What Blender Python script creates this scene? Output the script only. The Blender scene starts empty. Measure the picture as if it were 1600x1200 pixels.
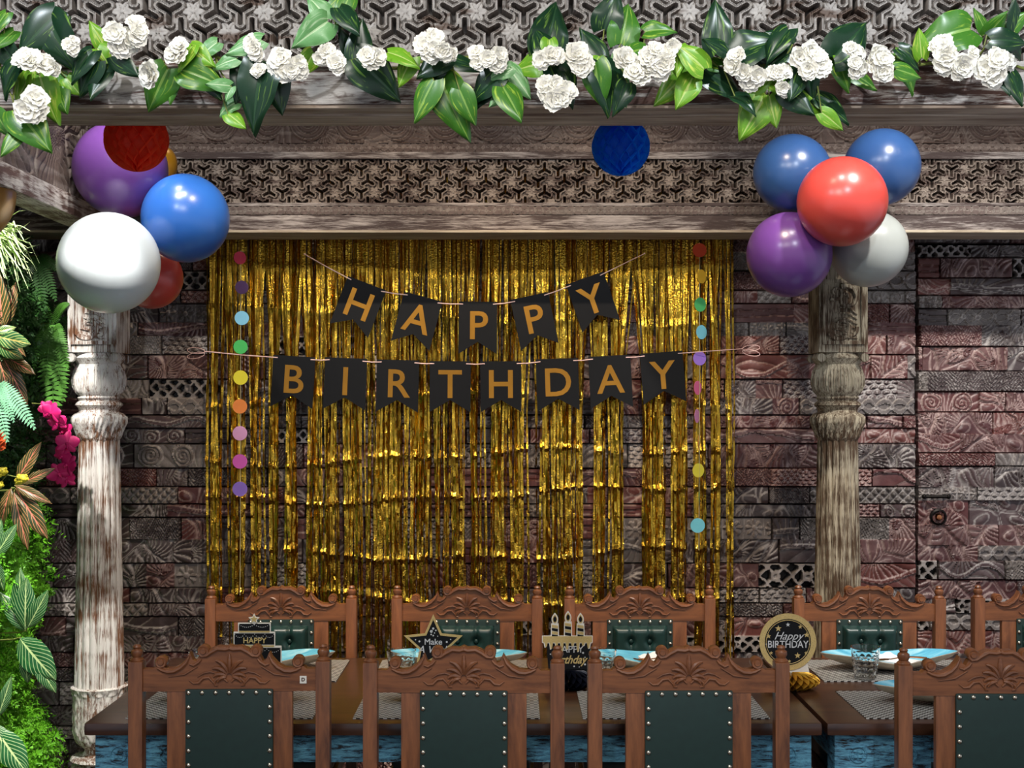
import bpy, bmesh, math, random
import numpy as np
from mathutils import Vector, Matrix

# ------------------------------------------------------------------ camera, world, lights
F = 2133.0; ZC = 1.635
sc = bpy.context.scene
col = sc.collection
PI = math.pi

def P(px, py, D):
    """a place in the room, from where the photograph shows it and how deep it stands"""
    return Vector(((px - 800) * D / F, D, ZC - (py - 635) * D / F))

cam_d = bpy.data.cameras.new('camera'); cam = bpy.data.objects.new('camera', cam_d); col.objects.link(cam)
cam.location = (0, 0, ZC); cam.rotation_euler = (PI / 2, 0, 0)
cam_d.sensor_width = 36; cam_d.lens = 36 * F / 1600; cam_d.shift_y = 35 / 1600
cam_d.clip_start = 0.05
sc.camera = cam

sc.view_settings.view_transform = 'Standard'; sc.view_settings.look = 'None'
sc.view_settings.gamma = 1; sc.view_settings.use_curve_mapping = False
sc.view_settings.exposure = 0.0

w = bpy.data.worlds.new('world'); sc.world = w; w.use_nodes = True
w.node_tree.nodes['Background'].inputs[0].default_value = (0.80, 0.86, 1.0, 1)
w.node_tree.nodes['Background'].inputs[1].default_value = 0.62

def aim(o, loc, tgt):
    o.location = loc
    o.rotation_euler = (Vector(tgt) - Vector(loc)).to_track_quat('-Z', 'Y').to_euler()

def area(name, loc, tgt, power, size, colr=(1, 1, 1), sy=None):
    l = bpy.data.lights.new(name, 'AREA'); l.energy = power; l.size = size; l.color = colr
    if sy: l.shape = 'RECTANGLE'; l.size_y = sy
    o = bpy.data.objects.new(name, l); col.objects.link(o); aim(o, loc, tgt); return o

def spot(name, loc, tgt, power, angle, colr=(1, 1, 1), radius=0.03, blend=0.6):
    l = bpy.data.lights.new(name, 'SPOT'); l.energy = power; l.spot_size = math.radians(angle)
    l.spot_blend = blend; l.shadow_soft_size = radius; l.color = colr
    o = bpy.data.objects.new(name, l); col.objects.link(o); aim(o, loc, tgt); return o

COOL = (0.86, 0.93, 1.0); NEUT = (1.0, 0.96, 0.90); WARM = (1.0, 0.80, 0.58)
area('ceiling_light_front', (-0.3, 1.1, 3.45), (0.0, 3.3, 1.7), 38, 0.9, NEUT, 0.5)
area('added_fill_behind', (0.8, -1.6, 3.3), (0.0, 4.6, 1.0), 34, 1.2, NEUT, 0.5)  # unseen light added behind the camera for foil reflections and front fill
spot('spot_garland_left', (-1.3, 1.7, 3.45), (-0.9, 3.0, 2.5), 75, 70, COOL)
spot('spot_garland_right', (1.1, 1.7, 3.45), (1.1, 3.0, 2.5), 95, 70, COOL)
for n_, x_, tx_, pw_, c_ in (('a', -1.15, -1.25, 85, NEUT), ('b', -0.35, -0.5, 105, WARM), ('c', 0.45, 0.3, 105, WARM),
                             ('d', 1.45, 1.35, 165, NEUT), ('e', 2.1, 1.95, 125, NEUT)):
    spot('spot_wall_' + n_, (x_, 3.75, 3.38), (tx_, 5.5, 0.95), pw_, 62, c_)
spot('spot_table_left', (-0.9, 3.9, 3.4), (-0.8, 4.6, 0.8), 40, 60, NEUT)
spot('spot_table_right', (0.9, 3.8, 3.4), (0.9, 4.4, 0.8), 40, 60, NEUT)
spot('spot_chair_left', (-1.0, 3.5, 3.4), (-0.8, 4.85, 0.95), 100, 26, WARM)
spot('spot_plants', (-1.76, 3.7, 3.3), (-1.84, 5.1, 0.7), 420, 50, NEUT)
spot('spot_plants_low', (-0.9, 3.5, 3.3), (-1.84, 5.0, 0.5), 420, 22, NEUT)  # second spot, added only to lift the dim low foliage
for x_ in (-0.85, -0.1, 0.6): spot('spot_curtain_top_%d' % int(x_ * 10), (x_, 5.36, 3.45), (x_, 5.53, 2.3), 34, 80, WARM, 0.1)  # added spots without a seen fixture, brightening the curtain top
spot('spot_pillar', (-1.2, 4.3, 3.3), (-1.6, 5.2, 0.7), 60, 30, NEUT)

# ------------------------------------------------------------------ helpers
def link(o, parent=None):
    col.objects.link(o)
    if parent is not None: o.parent = parent
    return o

def tag(o, label=None, cat=None, group=None, kind=None):
    if label: o['label'] = label
    if cat: o['category'] = cat
    if group: o['group'] = group
    if kind: o['kind'] = kind
    return o

def empty(name, loc=(0, 0, 0), rz=0.0, parent=None):
    o = bpy.data.objects.new(name, None); o.empty_display_size = 0.05
    o.location = loc; o.rotation_euler = (0, 0, rz); return link(o, parent)

def copy_tree(o, parent=None):
    c = o.copy(); col.objects.link(c); c.parent = parent
    for ch in [x for x in o.children]: copy_tree(ch, c)
    return c

def fixnormals(me):
    bm = bmesh.new(); bm.from_mesh(me)
    bmesh.ops.recalc_face_normals(bm, faces=bm.faces); bm.to_mesh(me); bm.free()

class MB:
    """collects shapes into one mesh"""
    def __init__(s): s.v = []; s.f = []; s.m = []; s.uv = {}; s.cur = 0
    def add(s, vs, fs):
        n = len(s.v); s.v.extend([tuple(v) for v in vs])
        for f in fs: s.f.append(tuple(i + n for i in f)); s.m.append(s.cur)
        return n
    def box(s, x0, x1, y0, y1, z0, z1, M=None, bev=0.0):
        if bev > 0:
            bm = bmesh.new(); bmesh.ops.create_cube(bm, size=1)
            for v in bm.verts:
                v.co = Vector(((x0 + x1) / 2 + v.co.x * (x1 - x0), (y0 + y1) / 2 + v.co.y * (y1 - y0), (z0 + z1) / 2 + v.co.z * (z1 - z0)))
            bmesh.ops.bevel(bm, geom=bm.edges[:], offset=bev, segments=2, affect='EDGES', profile=0.7)
            vs = [v.co.copy() for v in bm.verts]; fs = [[v.index for v in f.verts] for f in bm.faces]
            bm.verts.index_update(); fs = [[v.index for v in f.verts] for f in bm.faces]; bm.free()
        else:
            vs = [Vector(p) for p in ((x0, y0, z0), (x1, y0, z0), (x1, y1, z0), (x0, y1, z0), (x0, y0, z1), (x1, y0, z1), (x1, y1, z1), (x0, y1, z1))]
            fs = [(0, 3, 2, 1), (4, 5, 6, 7), (0, 1, 5, 4), (1, 2, 6, 5), (2, 3, 7, 6), (3, 0, 4, 7)]
        if M is not None: vs = [M @ v for v in vs]
        s.add(vs, fs)
    def tube(s, pts, rad, n=8, cap=True, flat=1.0, up=None):
        pts = [Vector(p) for p in pts]; m = len(pts)
        if not hasattr(rad, '__len__'): rad = [rad] * m
        rings = []; prev = Vector(up) if up is not None else None
        for i, p in enumerate(pts):
            t = (pts[min(i + 1, m - 1)] - pts[max(i - 1, 0)])
            t = t.normalized() if t.length > 1e-9 else Vector((0, 0, 1))
            if prev is None:
                prev = Vector((0, 0, 1)) if abs(t.z) < 0.9 else Vector((1, 0, 0))
            a = (prev - t * prev.dot(t))
            a = a.normalized() if a.length > 1e-6 else t.orthogonal().normalized()
            b = t.cross(a); prev = a
            rings.append([p + (a * math.cos(2 * PI * k / n) * flat + b * math.sin(2 * PI * k / n)) * rad[i] for k in range(n)])
        vs = [v for r in rings for v in r]; fs = []
        for i in range(m - 1):
            for k in range(n):
                fs.append((i * n + k, i * n + (k + 1) % n, (i + 1) * n + (k + 1) % n, (i + 1) * n + k))
        if cap: fs.append(tuple(range(n))[::-1]); fs.append(tuple((m - 1) * n + k for k in range(n)))
        s.add(vs, fs)
    def lathe(s, prof, n=32, c=(0, 0, 0), mod=None, cap=True, sq=None):
        """prof: (radius, z); mod(theta, i) scales the radius"""
        c = Vector(c); vs = []; fs = []; m = len(prof)
        for i, (r, z) in enumerate(prof):
            for k in range(n):
                t = 2 * PI * k / n; q = r * (mod(t, i, z) if mod else 1)
                vs.append(c + Vector((q * math.cos(t), q * math.sin(t), z)))
        for i in range(m - 1):
            for k in range(n):
                fs.append((i * n + k, i * n + (k + 1) % n, (i + 1) * n + (k + 1) % n, (i + 1) * n + k))
        if cap: fs.append(tuple(range(n))[::-1]); fs.append(tuple((m - 1) * n + k for k in range(n)))
        s.add(vs, fs)
    def ball(s, c, r, n=12, sc=(1, 1, 1), m=8):
        c = Vector(c); vs = [c + Vector((0, 0, -r * sc[2]))]; fs = []
        for i in range(1, m):
            a = -PI / 2 + PI * i / m
            for k in range(n):
                t = 2 * PI * k / n
                vs.append(c + Vector((r * math.cos(a) * math.cos(t) * sc[0], r * math.cos(a) * math.sin(t) * sc[1], r * math.sin(a) * sc[2])))
        vs.append(c + Vector((0, 0, r * sc[2]))); L = len(vs) - 1
        for k in range(n):
            fs.append((0, 1 + (k + 1) % n, 1 + k)); fs.append((L, L - n + k, L - n + (k + 1) % n))
        for i in range(m - 2):
            for k in range(n):
                a = 1 + i * n
                fs.append((a + k, a + (k + 1) % n, a + n + (k + 1) % n, a + n + k))
        s.add(vs, fs)
    def prism(s, poly, y0, y1, M=None):
        """poly in (x, z), extruded along y"""
        n = len(poly)
        vs = [Vector((x, y0, z)) for x, z in poly] + [Vector((x, y1, z)) for x, z in poly]
        fs = [tuple(range(n)), tuple(range(2 * n - 1, n - 1, -1))] + [(i, i + n, (i + 1) % n + n, (i + 1) % n) for i in range(n)]
        if M is not None: vs = [M @ v for v in vs]
        s.add(vs, fs)
    def build(s, name, mat, parent=None, smooth=True, fix=True, angle=38, loc=None):
        me = bpy.data.meshes.new(name); me.from_pydata(s.v, [], s.f)
        mats = mat if isinstance(mat, (list, tuple)) else [mat]
        for m in mats: me.materials.append(m)
        if len(mats) > 1: me.polygons.foreach_set('material_index', s.m)
        if fix: fixnormals(me)
        if smooth:
            me.polygons.foreach_set('use_smooth', [True] * len(me.polygons))
            try: me.set_sharp_from_angle(angle=math.radians(angle))
            except Exception: pass
        me.update()
        o = bpy.data.objects.new(name, me); link(o, parent)
        if loc is not None: o.location = loc
        return o

# numpy value noise
_rs = np.random.RandomState(7)
_tab = _rs.rand(256, 256)
def vn(x, y, seed=0):
    x = np.asarray(x, float) + seed * 17.3; y = np.asarray(y, float) + seed * 9.7
    xi = np.floor(x).astype(int); yi = np.floor(y).astype(int); fx = x - xi; fy = y - yi
    fx = fx * fx * (3 - 2 * fx); fy = fy * fy * (3 - 2 * fy)
    a = _tab[xi % 256, yi % 256]; b = _tab[(xi + 1) % 256, yi % 256]; c = _tab[xi % 256, (yi + 1) % 256]; d = _tab[(xi + 1) % 256, (yi + 1) % 256]
    return (a * (1 - fx) + b * fx) * (1 - fy) + (c * (1 - fx) + d * fx) * fy
def fbm(x, y, seed=0, o=3):
    s = 0; a = 0.5; t = 0
    for i in range(o): s = s + a * vn(x * 2 ** i, y * 2 ** i, seed + i); t += a; a *= 0.5
    return s / t
def sst(a, b, x):
    t = np.clip((x - a) / (b - a), 0, 1); return t * t * (3 - 2 * t)

def relief(name, x0, x1, z0, z1, step, y, func, mat, parent=None, depth=0.03, axis='x', rgb=True):
    """carved panel: a fine mesh whose surface is cut by func(X, Z) -> height, colour"""
    nx = max(2, int(round((x1 - x0) / step)) + 1); nz = max(2, int(round((z1 - z0) / step)) + 1)
    X, Z = np.meshgrid(np.linspace(x0, x1, nx), np.linspace(z0, z1, nz))
    H, C = func(X, Z)
    Hp = np.pad(H, 1, mode='edge'); Xp = np.pad(X, 1, mode='edge'); Zp = np.pad(Z, 1, mode='edge')
    Hp[0, :] = Hp[-1, :] = -depth; Hp[:, 0] = Hp[:, -1] = -depth
    Cp = np.pad(C, ((1, 1), (1, 1), (0, 0)), mode='edge')
    nz2, nx2 = Hp.shape
    if axis == 'x': co = np.stack([Xp, y - Hp, Zp], -1)
    else: co = np.stack([y + Hp, Xp, Zp], -1)      # faces +x, runs along y
    co = co.reshape(-1, 3)
    i = np.arange(nz2 * nx2).reshape(nz2, nx2)
    q = np.stack([i[:-1, :-1], i[:-1, 1:], i[1:, 1:], i[1:, :-1]], -1).reshape(-1, 4)
    me = bpy.data.meshes.new(name)
    me.vertices.add(len(co)); me.vertices.foreach_set('co', co.ravel().astype(np.float32))
    me.loops.add(q.size); me.loops.foreach_set('vertex_index', q.ravel().astype(np.int32))
    me.polygons.add(len(q)); me.polygons.foreach_set('loop_start', np.arange(0, q.size, 4, dtype=np.int32))
    me.polygons.foreach_set('loop_total', np.full(len(q), 4, dtype=np.int32))
    me.update(calc_edges=True)
    at = me.color_attributes.new('Col', 'FLOAT_COLOR', 'POINT')
    c4 = np.ones((nz2, nx2, 4), np.float32); c4[..., :3] = Cp
    at.data.foreach_set('color', c4.ravel())
    me.materials.append(mat)
    me.polygons.foreach_set('use_smooth', np.ones(len(q), bool))
    try: me.set_sharp_from_angle(angle=math.radians(50))
    except Exception: pass
    o = bpy.data.objects.new(name, me); link(o, parent); return o

# ------------------------------------------------------------------ materials
def srgb(r, g, b):
    f = lambda c: (c / 255 / 12.92) if c / 255 <= 0.04045 else ((c / 255 + 0.055) / 1.055) ** 2.4
    return (f(r), f(g), f(b), 1)
class NT:
    def __init__(s, name):
        s.m = bpy.data.materials.new(name); s.m.use_nodes = True; s.t = s.m.node_tree; s.n = s.t.nodes; s.l = s.t.links
        s.b = s.n['Principled BSDF']
    def node(s, typ, **kw):
        x = s.n.new(typ)
        for k, v in kw.items():
            if k.startswith('i_'): x.inputs[k[2:].replace('_', ' ')].default_value = v
            else: setattr(x, k, v)
        return x
    def link(s, a, b): s.l.new(a, b)
    def coord(s, kind='Object', scale=(1, 1, 1), rot=(0, 0, 0)):
        c = s.node('ShaderNodeTexCoord'); m = s.node('ShaderNodeMapping')
        m.inputs['Scale'].default_value = scale; m.inputs['Rotation'].default_value = rot
        s.link(c.outputs[kind], m.inputs['Vector']); return m.outputs['Vector']
    def noise(s, vec, scale, detail=4, rough=0.6, dist=0.0):
        x = s.node('ShaderNodeTexNoise'); x.inputs['Scale'].default_value = scale; x.inputs['Detail'].default_value = detail
        x.inputs['Roughness'].default_value = rough; x.inputs['Distortion'].default_value = dist
        if vec: s.link(vec, x.inputs['Vector'])
        return x.outputs['Fac']
    def ramp(s, fac, stops):
        r = s.node('ShaderNodeValToRGB'); e = r.color_ramp.elements
        e[0].position, e[0].color = stops[0]; e[1].position, e[1].color = stops[-1]
        for p, c in stops[1:-1]: q = e.new(p); q.color = c
        s.link(fac, r.inputs['Fac']); return r.outputs['Color']
    def mix(s, fac, a, b, mode='MIX'):
        x = s.node('ShaderNodeMix', data_type='RGBA', blend_type=mode)
        for sock, v in ((x.inputs[0], fac), (x.inputs[6], a), (x.inputs[7], b)):
            if isinstance(v, (int, float)): sock.default_value = v
            elif isinstance(v, tuple): sock.default_value = v
            else: s.link(v, sock)
        return x.outputs[2]
    def math(s, op, a, b=0.0, c=None):
        x = s.node('ShaderNodeMath', operation=op)
        for i, v in enumerate((a, b) + ((c,) if c is not None else ())):
            if isinstance(v, (int, float)): x.inputs[i].default_value = v
            else: s.link(v, x.inputs[i])
        return x.outputs[0]
    def bump(s, h, strength=0.3, dist=0.01):
        x = s.node('ShaderNodeBump'); x.inputs['Strength'].default_value = strength; x.inputs['Distance'].default_value = dist
        s.link(h, x.inputs['Height']); s.link(x.outputs['Normal'], s.b.inputs['Normal'])
    def set(s, **kw):
        for k, v in kw.items():
            i = s.b.inputs[k.replace('_', ' ')]
            if hasattr(v, 'is_linked') or hasattr(v, 'links'): s.link(v, i)
            else: i.default_value = v
        return s.m

def plain(name, c, rough=0.5, metal=0.0, var=0.12, scale=30, **kw):
    t = NT(name); v = t.coord(); n = t.noise(v, scale)
    d = tuple(x * (1 - var) for x in c[:3]) + (1,); e = tuple(min(1, x * (1 + var)) for x in c[:3]) + (1,)
    t.set(Base_Color=t.ramp(n, [(0.35, d), (0.65, e)]), Roughness=rough, Metallic=metal)
    if kw: t.set(**kw)
    return t.m

def washed(name, brown, white, amt=0.5, stretch=(1.2, 14, 14), rough=0.75, soft=0.08, bump=0.4):
    """lime-washed old wood: white paint worn through to brown along the grain"""
    t = NT(name); v = t.coord(scale=stretch)
    n1 = t.noise(v, 3.0, 6, 0.7, 0.6); n2 = t.noise(v, 11.0, 5, 0.7)
    big = t.noise(t.coord(scale=(1.5, 4, 4)), 2.2, 2)
    a = t.math('ADD', t.math('MULTIPLY', n1, 0.55), t.math('MULTIPLY', n2, 0.3))
    a = t.math('ADD', a, t.math('MULTIPLY', big, 0.35))
    k = 0.6 + (0.5 - amt) * 0.35
    m = t.ramp(a, [(k - soft, (0, 0, 0, 1)), (k + soft, (1, 1, 1, 1))])
    br = t.mix(n2, tuple(c * 0.6 for c in brown[:3]) + (1,), brown)
    t.set(Base_Color=t.mix(m, br, white), Roughness=rough)
    t.bump(t.math('ADD', a, t.math('MULTIPLY', n2, 0.6)), bump, 0.006)
    return t.m

def grain(name, c1, c2, stretch=(1, 1, 10), rough=0.4, scale=6, bump=0.08, coat=0.1):
    t = NT(name); s = tuple(1.0 / x for x in stretch)
    v = t.coord(scale=s)
    n = t.noise(v, scale * 4, 5, 0.6, 1.2); r = t.noise(v, scale * 14, 3, 0.7)
    f = t.math('ADD', t.math('MULTIPLY', n, 0.75), t.math('MULTIPLY', r, 0.25))
    t.set(Base_Color=t.ramp(f, [(0.3, c1), (0.68, c2)]), Roughness=rough, Coat_Weight=coat, Coat_Roughness=0.25)
    t.bump(f, bump, 0.004); return t.m

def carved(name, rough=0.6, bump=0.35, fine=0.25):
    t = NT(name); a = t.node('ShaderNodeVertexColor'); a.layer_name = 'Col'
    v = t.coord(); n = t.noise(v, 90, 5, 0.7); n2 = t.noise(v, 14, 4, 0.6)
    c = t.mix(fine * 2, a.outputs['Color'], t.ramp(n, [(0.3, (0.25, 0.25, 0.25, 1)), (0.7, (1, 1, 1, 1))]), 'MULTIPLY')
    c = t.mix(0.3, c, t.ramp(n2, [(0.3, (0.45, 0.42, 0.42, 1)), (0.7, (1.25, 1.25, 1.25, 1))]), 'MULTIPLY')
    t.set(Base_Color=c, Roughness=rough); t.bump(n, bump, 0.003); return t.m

M = {}
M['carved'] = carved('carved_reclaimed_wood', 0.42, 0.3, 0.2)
M['carved_wash'] = carved('carved_limewashed_wood', 0.7, 0.4, 0.22)
M['board'] = washed('limewashed_board', srgb(96, 66, 56), srgb(206, 198, 190), 0.46, (2.0, 14, 18), soft=0.05)
M['soffit'] = washed('limewashed_soffit', srgb(150, 122, 102), srgb(222, 204, 184), 0.5, (0.7, 22, 22), soft=0.10)
M['sidewash'] = washed('limewashed_side', srgb(104, 76, 66), srgb(196, 188, 180), 0.5, (12, 1.3, 14), soft=0.06)
M['pillar'] = washed('limewashed_pillar', srgb(136, 92, 62), srgb(238, 234, 228), 0.56, (34, 34, 1.6), soft=0.04, bump=0.8)
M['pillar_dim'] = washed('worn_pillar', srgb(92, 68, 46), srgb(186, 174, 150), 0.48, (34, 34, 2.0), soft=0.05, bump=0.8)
M['teak'] = grain('teak_vertical', srgb(74, 40, 24), srgb(150, 92, 54), (1, 1, 8))
M['teak_h'] = grain('teak_horizontal', srgb(74, 40, 24), srgb(152, 94, 56), (8, 1, 1))
M['table'] = grain('dark_table_wood', srgb(44, 24, 18), srgb(84, 52, 34), (8, 1, 1), 0.28, 5, 0.04, 0.4)
M['leather'] = plain('green_leather', srgb(24, 52, 48), 0.33, 0, 0.15, 60)
M['leather_back'] = plain('green_leather_cloth', srgb(24, 48, 43), 0.5, 0, 0.08, 40)
M['nail'] = plain('nickel_nail', srgb(210, 200, 180), 0.25, 1.0, 0.05)
M['gold'] = plain('gold_foil_letter', srgb(178, 124, 46), 0.3, 0.9, 0.08, 8)
M['goldcard'] = plain('gold_glitter_card', srgb(198, 172, 112), 0.45, 0.25, 0.18, 400)
M['black_card'] = plain('black_card', srgb(12, 13, 16), 0.6, 0, 0.08, 30, Specular_IOR_Level=0.2)
M['white_card'] = plain('white_card', srgb(226, 220, 208), 0.6, 0, 0.03)
M['silver'] = plain('silver_print', srgb(205, 205, 205), 0.4, 0.3, 0.05)
M['twine'] = plain('pink_white_twine', srgb(228, 190, 186), 0.8, 0, 0.25, 300)
M['thread'] = plain('pale_thread', srgb(200, 190, 150), 0.8)
M['petal'] = plain('white_silk_petal', srgb(252, 249, 238), 0.65, 0, 0.02, 60, Subsurface_Weight=0.15, Subsurface_Radius=(0.01, 0.01, 0.008))
M['stem'] = plain('green_stem', srgb(120, 130, 60), 0.6, 0, 0.2)
M['door_gap'] = plain('dark_gap', srgb(24, 18, 16), 0.9)
M['iron'] = plain('black_iron', srgb(30, 26, 24), 0.45, 0.8)
M['plate'] = None
def mk_gold_curtain():
    t = NT('gold_foil_fringe'); v = t.coord(scale=(40, 40, 5)); n = t.noise(v, 4, 4, 0.7)
    v2 = t.coord(scale=(60, 60, 60)); n2 = t.noise(v2, 2.5, 2, 0.5)
    t.set(Base_Color=t.ramp(n, [(0.3, srgb(206, 148, 26)), (0.7, srgb(246, 208, 84))]), Metallic=1.0, Roughness=0.13)
    t.bump(t.math('ADD', n, n2), 0.4, 0.004); return t.m
M['foil'] = mk_gold_curtain()
def mk_blue():
    t = NT('distressed_blue_paint'); v = t.coord(scale=(2.2, 2.2, 14)); n = t.noise(v, 8.0, 7, 0.8, 0.5)
    n2 = t.noise(t.coord(), 5, 3)
    f = t.math('ADD', n, t.math('MULTIPLY', n2, 0.25))
    t.set(Base_Color=t.ramp(f, [(0.55, srgb(24, 24, 26)), (0.585, srgb(66, 118, 146)), (0.74, srgb(112, 182, 208))]), Roughness=0.6)
    t.bump(f, 0.5, 0.006); return t.m
M['blue'] = mk_blue()
def mk_plate():
    t = NT('turquoise_glaze'); v = t.coord(scale=(3, 16, 3), rot=(0, 0, 0.6)); n = t.noise(v, 2.4, 4, 0.6, 0.5)
    t.set(Base_Color=t.ramp(n, [(0.3, srgb(70, 150, 186)), (0.5, srgb(110, 190, 214)), (0.72, srgb(176, 220, 230))]), Roughness=0.12, Coat_Weight=0.5)
    return t.m
M['plate'] = mk_plate()
M['plate_under'] = plain('tan_glaze', srgb(176, 160, 138), 0.35)
M['napkin'] = plain('white_napkin', srgb(232, 230, 228), 0.8, 0, 0.03)
M['copper'] = plain('copper_metal', srgb(196, 128, 84), 0.22, 1.0, 0.05)
def mk_mat():
    t = NT('woven_placemat'); c = t.node('ShaderNodeTexCoord')
    k = t.node('ShaderNodeTexChecker'); k.inputs['Scale'].default_value = 92
    mp = t.node('ShaderNodeMapping'); t.link(c.outputs['Object'], mp.inputs['Vector']); mp.inputs['Location'].default_value = (0.003, 0.003, 0.0033)
    t.link(mp.outputs['Vector'], k.inputs['Vector'])
    k.inputs['Color1'].default_value = srgb(176, 174, 168); k.inputs['Color2'].default_value = srgb(48, 44, 40)
    t.set(Base_Color=k.outputs['Color'], Roughness=0.5); t.bump(k.outputs['Fac'], 0.4, 0.002); return t.m
M['mat'] = mk_mat()
def mk_glass():
    t = NT('clear_glass'); t.set(Base_Color=(0.96, 0.98, 0.98, 1), Roughness=0.02, IOR=1.45, Transmission_Weight=1.0); return t.m
M['glass'] = mk_glass()
def mk_water():
    t = NT('water'); t.set(Base_Color=(0.9, 0.97, 1, 1), Roughness=0.0, IOR=1.33, Transmission_Weight=1.0); return t.m
def balloon_mat(name, c, rough=0.28, metal=0.0, sub=0.25):
    t = NT(name); v = t.coord(); n = t.noise(v, 7, 3)
    d = tuple(x * 0.93 for x in c[:3]) + (1,)
    t.set(Base_Color=t.ramp(n, [(0.3, d), (0.7, c)]), Roughness=rough, Metallic=metal, Coat_Weight=0.25, Coat_Roughness=0.25,
          Subsurface_Weight=sub, Subsurface_Radius=(0.02, 0.02, 0.02)); return t.m
def leaf_mat(name, base, vary, amt=0.5, rough=0.3, vein=None, veins=0, rib=None):
    """uv: u across -1..1 (0.5 mid), v along"""
    t = NT(name); uv = t.node('ShaderNodeUVMap')
    v = t.coord(); n = t.noise(v, 26, 4, 0.6, 0.8)
    info = t.node('ShaderNodeObjectInfo')
    sep = t.node('ShaderNodeSeparateXYZ'); t.link(uv.outputs['UV'], sep.inputs[0])
    u = t.math('ABSOLUTE', t.math('SUBTRACT', sep.outputs[0], 0.5)); vv = sep.outputs[1]
    st = t.node('ShaderNodeMapping'); st.inputs['Scale'].default_value = (9, 2.2, 1); st.inputs['Rotation'].default_value = (0, 0, 0.5)
    t.link(uv.outputs['UV'], st.inputs['Vector'])
    ad = t.node('ShaderNodeVectorMath', operation='ADD'); t.link(st.outputs[0], ad.inputs[0])
    cm = t.node('ShaderNodeCombineXYZ'); t.link(t.math('MULTIPLY', info.outputs['Random'], 30), cm.inputs[0]); t.link(cm.outputs[0], ad.inputs[1])
    s = t.noise(ad.outputs[0], 1.0, 4, 0.55, 0.4)
    k = 0.6 + (0.5 - amt) * 0.4
    c = t.mix(t.ramp(s, [(k - 0.05, (0, 0, 0, 1)), (k + 0.08, (1, 1, 1, 1))]), base, vary)
    if veins:
        ph = t.math('FRACT', t.math('SUBTRACT', t.math('MULTIPLY', vv, veins), t.math('MULTIPLY', u, veins * 0.8)))
        ln = t.math('LESS_THAN', t.math('ABSOLUTE', t.math('SUBTRACT', ph, 0.5)), 0.10)
        c = t.mix(t.math('MULTIPLY', ln, 0.85), c, vein)
    if rib:
        c = t.mix(t.math('LESS_THAN', u, 0.035), c, rib)
    c = t.mix(0.25, c, t.ramp(n, [(0.3, (0.6, 0.6, 0.6, 1)), (0.7, (1.2, 1.2, 1.2, 1))]), 'MULTIPLY')
    t.set(Base_Color=c, Roughness=rough)
    return t.m
M['leaf_d'] = leaf_mat('dark_pothos_leaf', srgb(24, 56, 34), srgb(120, 160, 66), 0.42, 0.3, rib=srgb(40, 74, 44))
M['leaf_g'] = leaf_mat('green_pothos_leaf', srgb(66, 122, 38), srgb(170, 200, 70), 0.45, 0.33, rib=srgb(130, 170, 80))
M['leaf_l'] = leaf_mat('lime_pothos_leaf', srgb(112, 168, 40), srgb(196, 214, 90), 0.5, 0.35, rib=srgb(180, 205, 110))
M['leaf_p'] = leaf_mat('pale_ivy_leaf', srgb(104, 160, 96), srgb(176, 208, 160), 0.5, 0.4, rib=srgb(180, 210, 160))
M['croton'] = leaf_mat('croton_leaf', srgb(58, 70, 34), srgb(110, 74, 44), 0.5, 0.35, srgb(214, 150, 100), 7, srgb(226, 130, 110))
M['croton_g'] = leaf_mat('green_croton_leaf', srgb(46, 100, 52), srgb(120, 160, 70), 0.4, 0.35, srgb(214, 216, 130), 7, srgb(226, 200, 110))
M['calathea'] = leaf_mat('striped_leaf', srgb(30, 92, 46), srgb(60, 130, 60), 0.4, 0.35, srgb(188, 214, 150), 9, srgb(200, 220, 150))
M['fern'] = plain('dark_fern', srgb(52, 98, 40), 0.5, 0, 0.3, 14)
M['moss'] = plain('bright_asparagus_fern', srgb(112, 190, 40), 0.5, 0, 0.3, 6)
M['grass'] = plain('pale_grass_blade', srgb(214, 244, 176), 0.5, 0, 0.25, 10)
M['orchid'] = plain('magenta_orchid', srgb(222, 34, 118), 0.5, 0, 0.15, 40)
M['orange'] = plain('orange_petal', srgb(236, 110, 60), 0.5, 0, 0.2, 60)
M['yellow'] = plain('yellow_bud', srgb(222, 204, 60), 0.5, 0, 0.2, 60)

# ------------------------------------------------------------------ carving patterns
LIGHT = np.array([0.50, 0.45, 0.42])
def arms(X, Z, cx, cz, deg, L):
    d = np.full(X.shape, 9.0)
    for a in deg:
        ux, uz = math.cos(math.radians(a)), math.sin(math.radians(a))
        px, pz = X - cx, Z - cz
        t = np.clip(px * ux + pz * uz, 0, L)
        d = np.minimum(d, np.hypot(px - t * ux, pz - t * uz))
    return d

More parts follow.
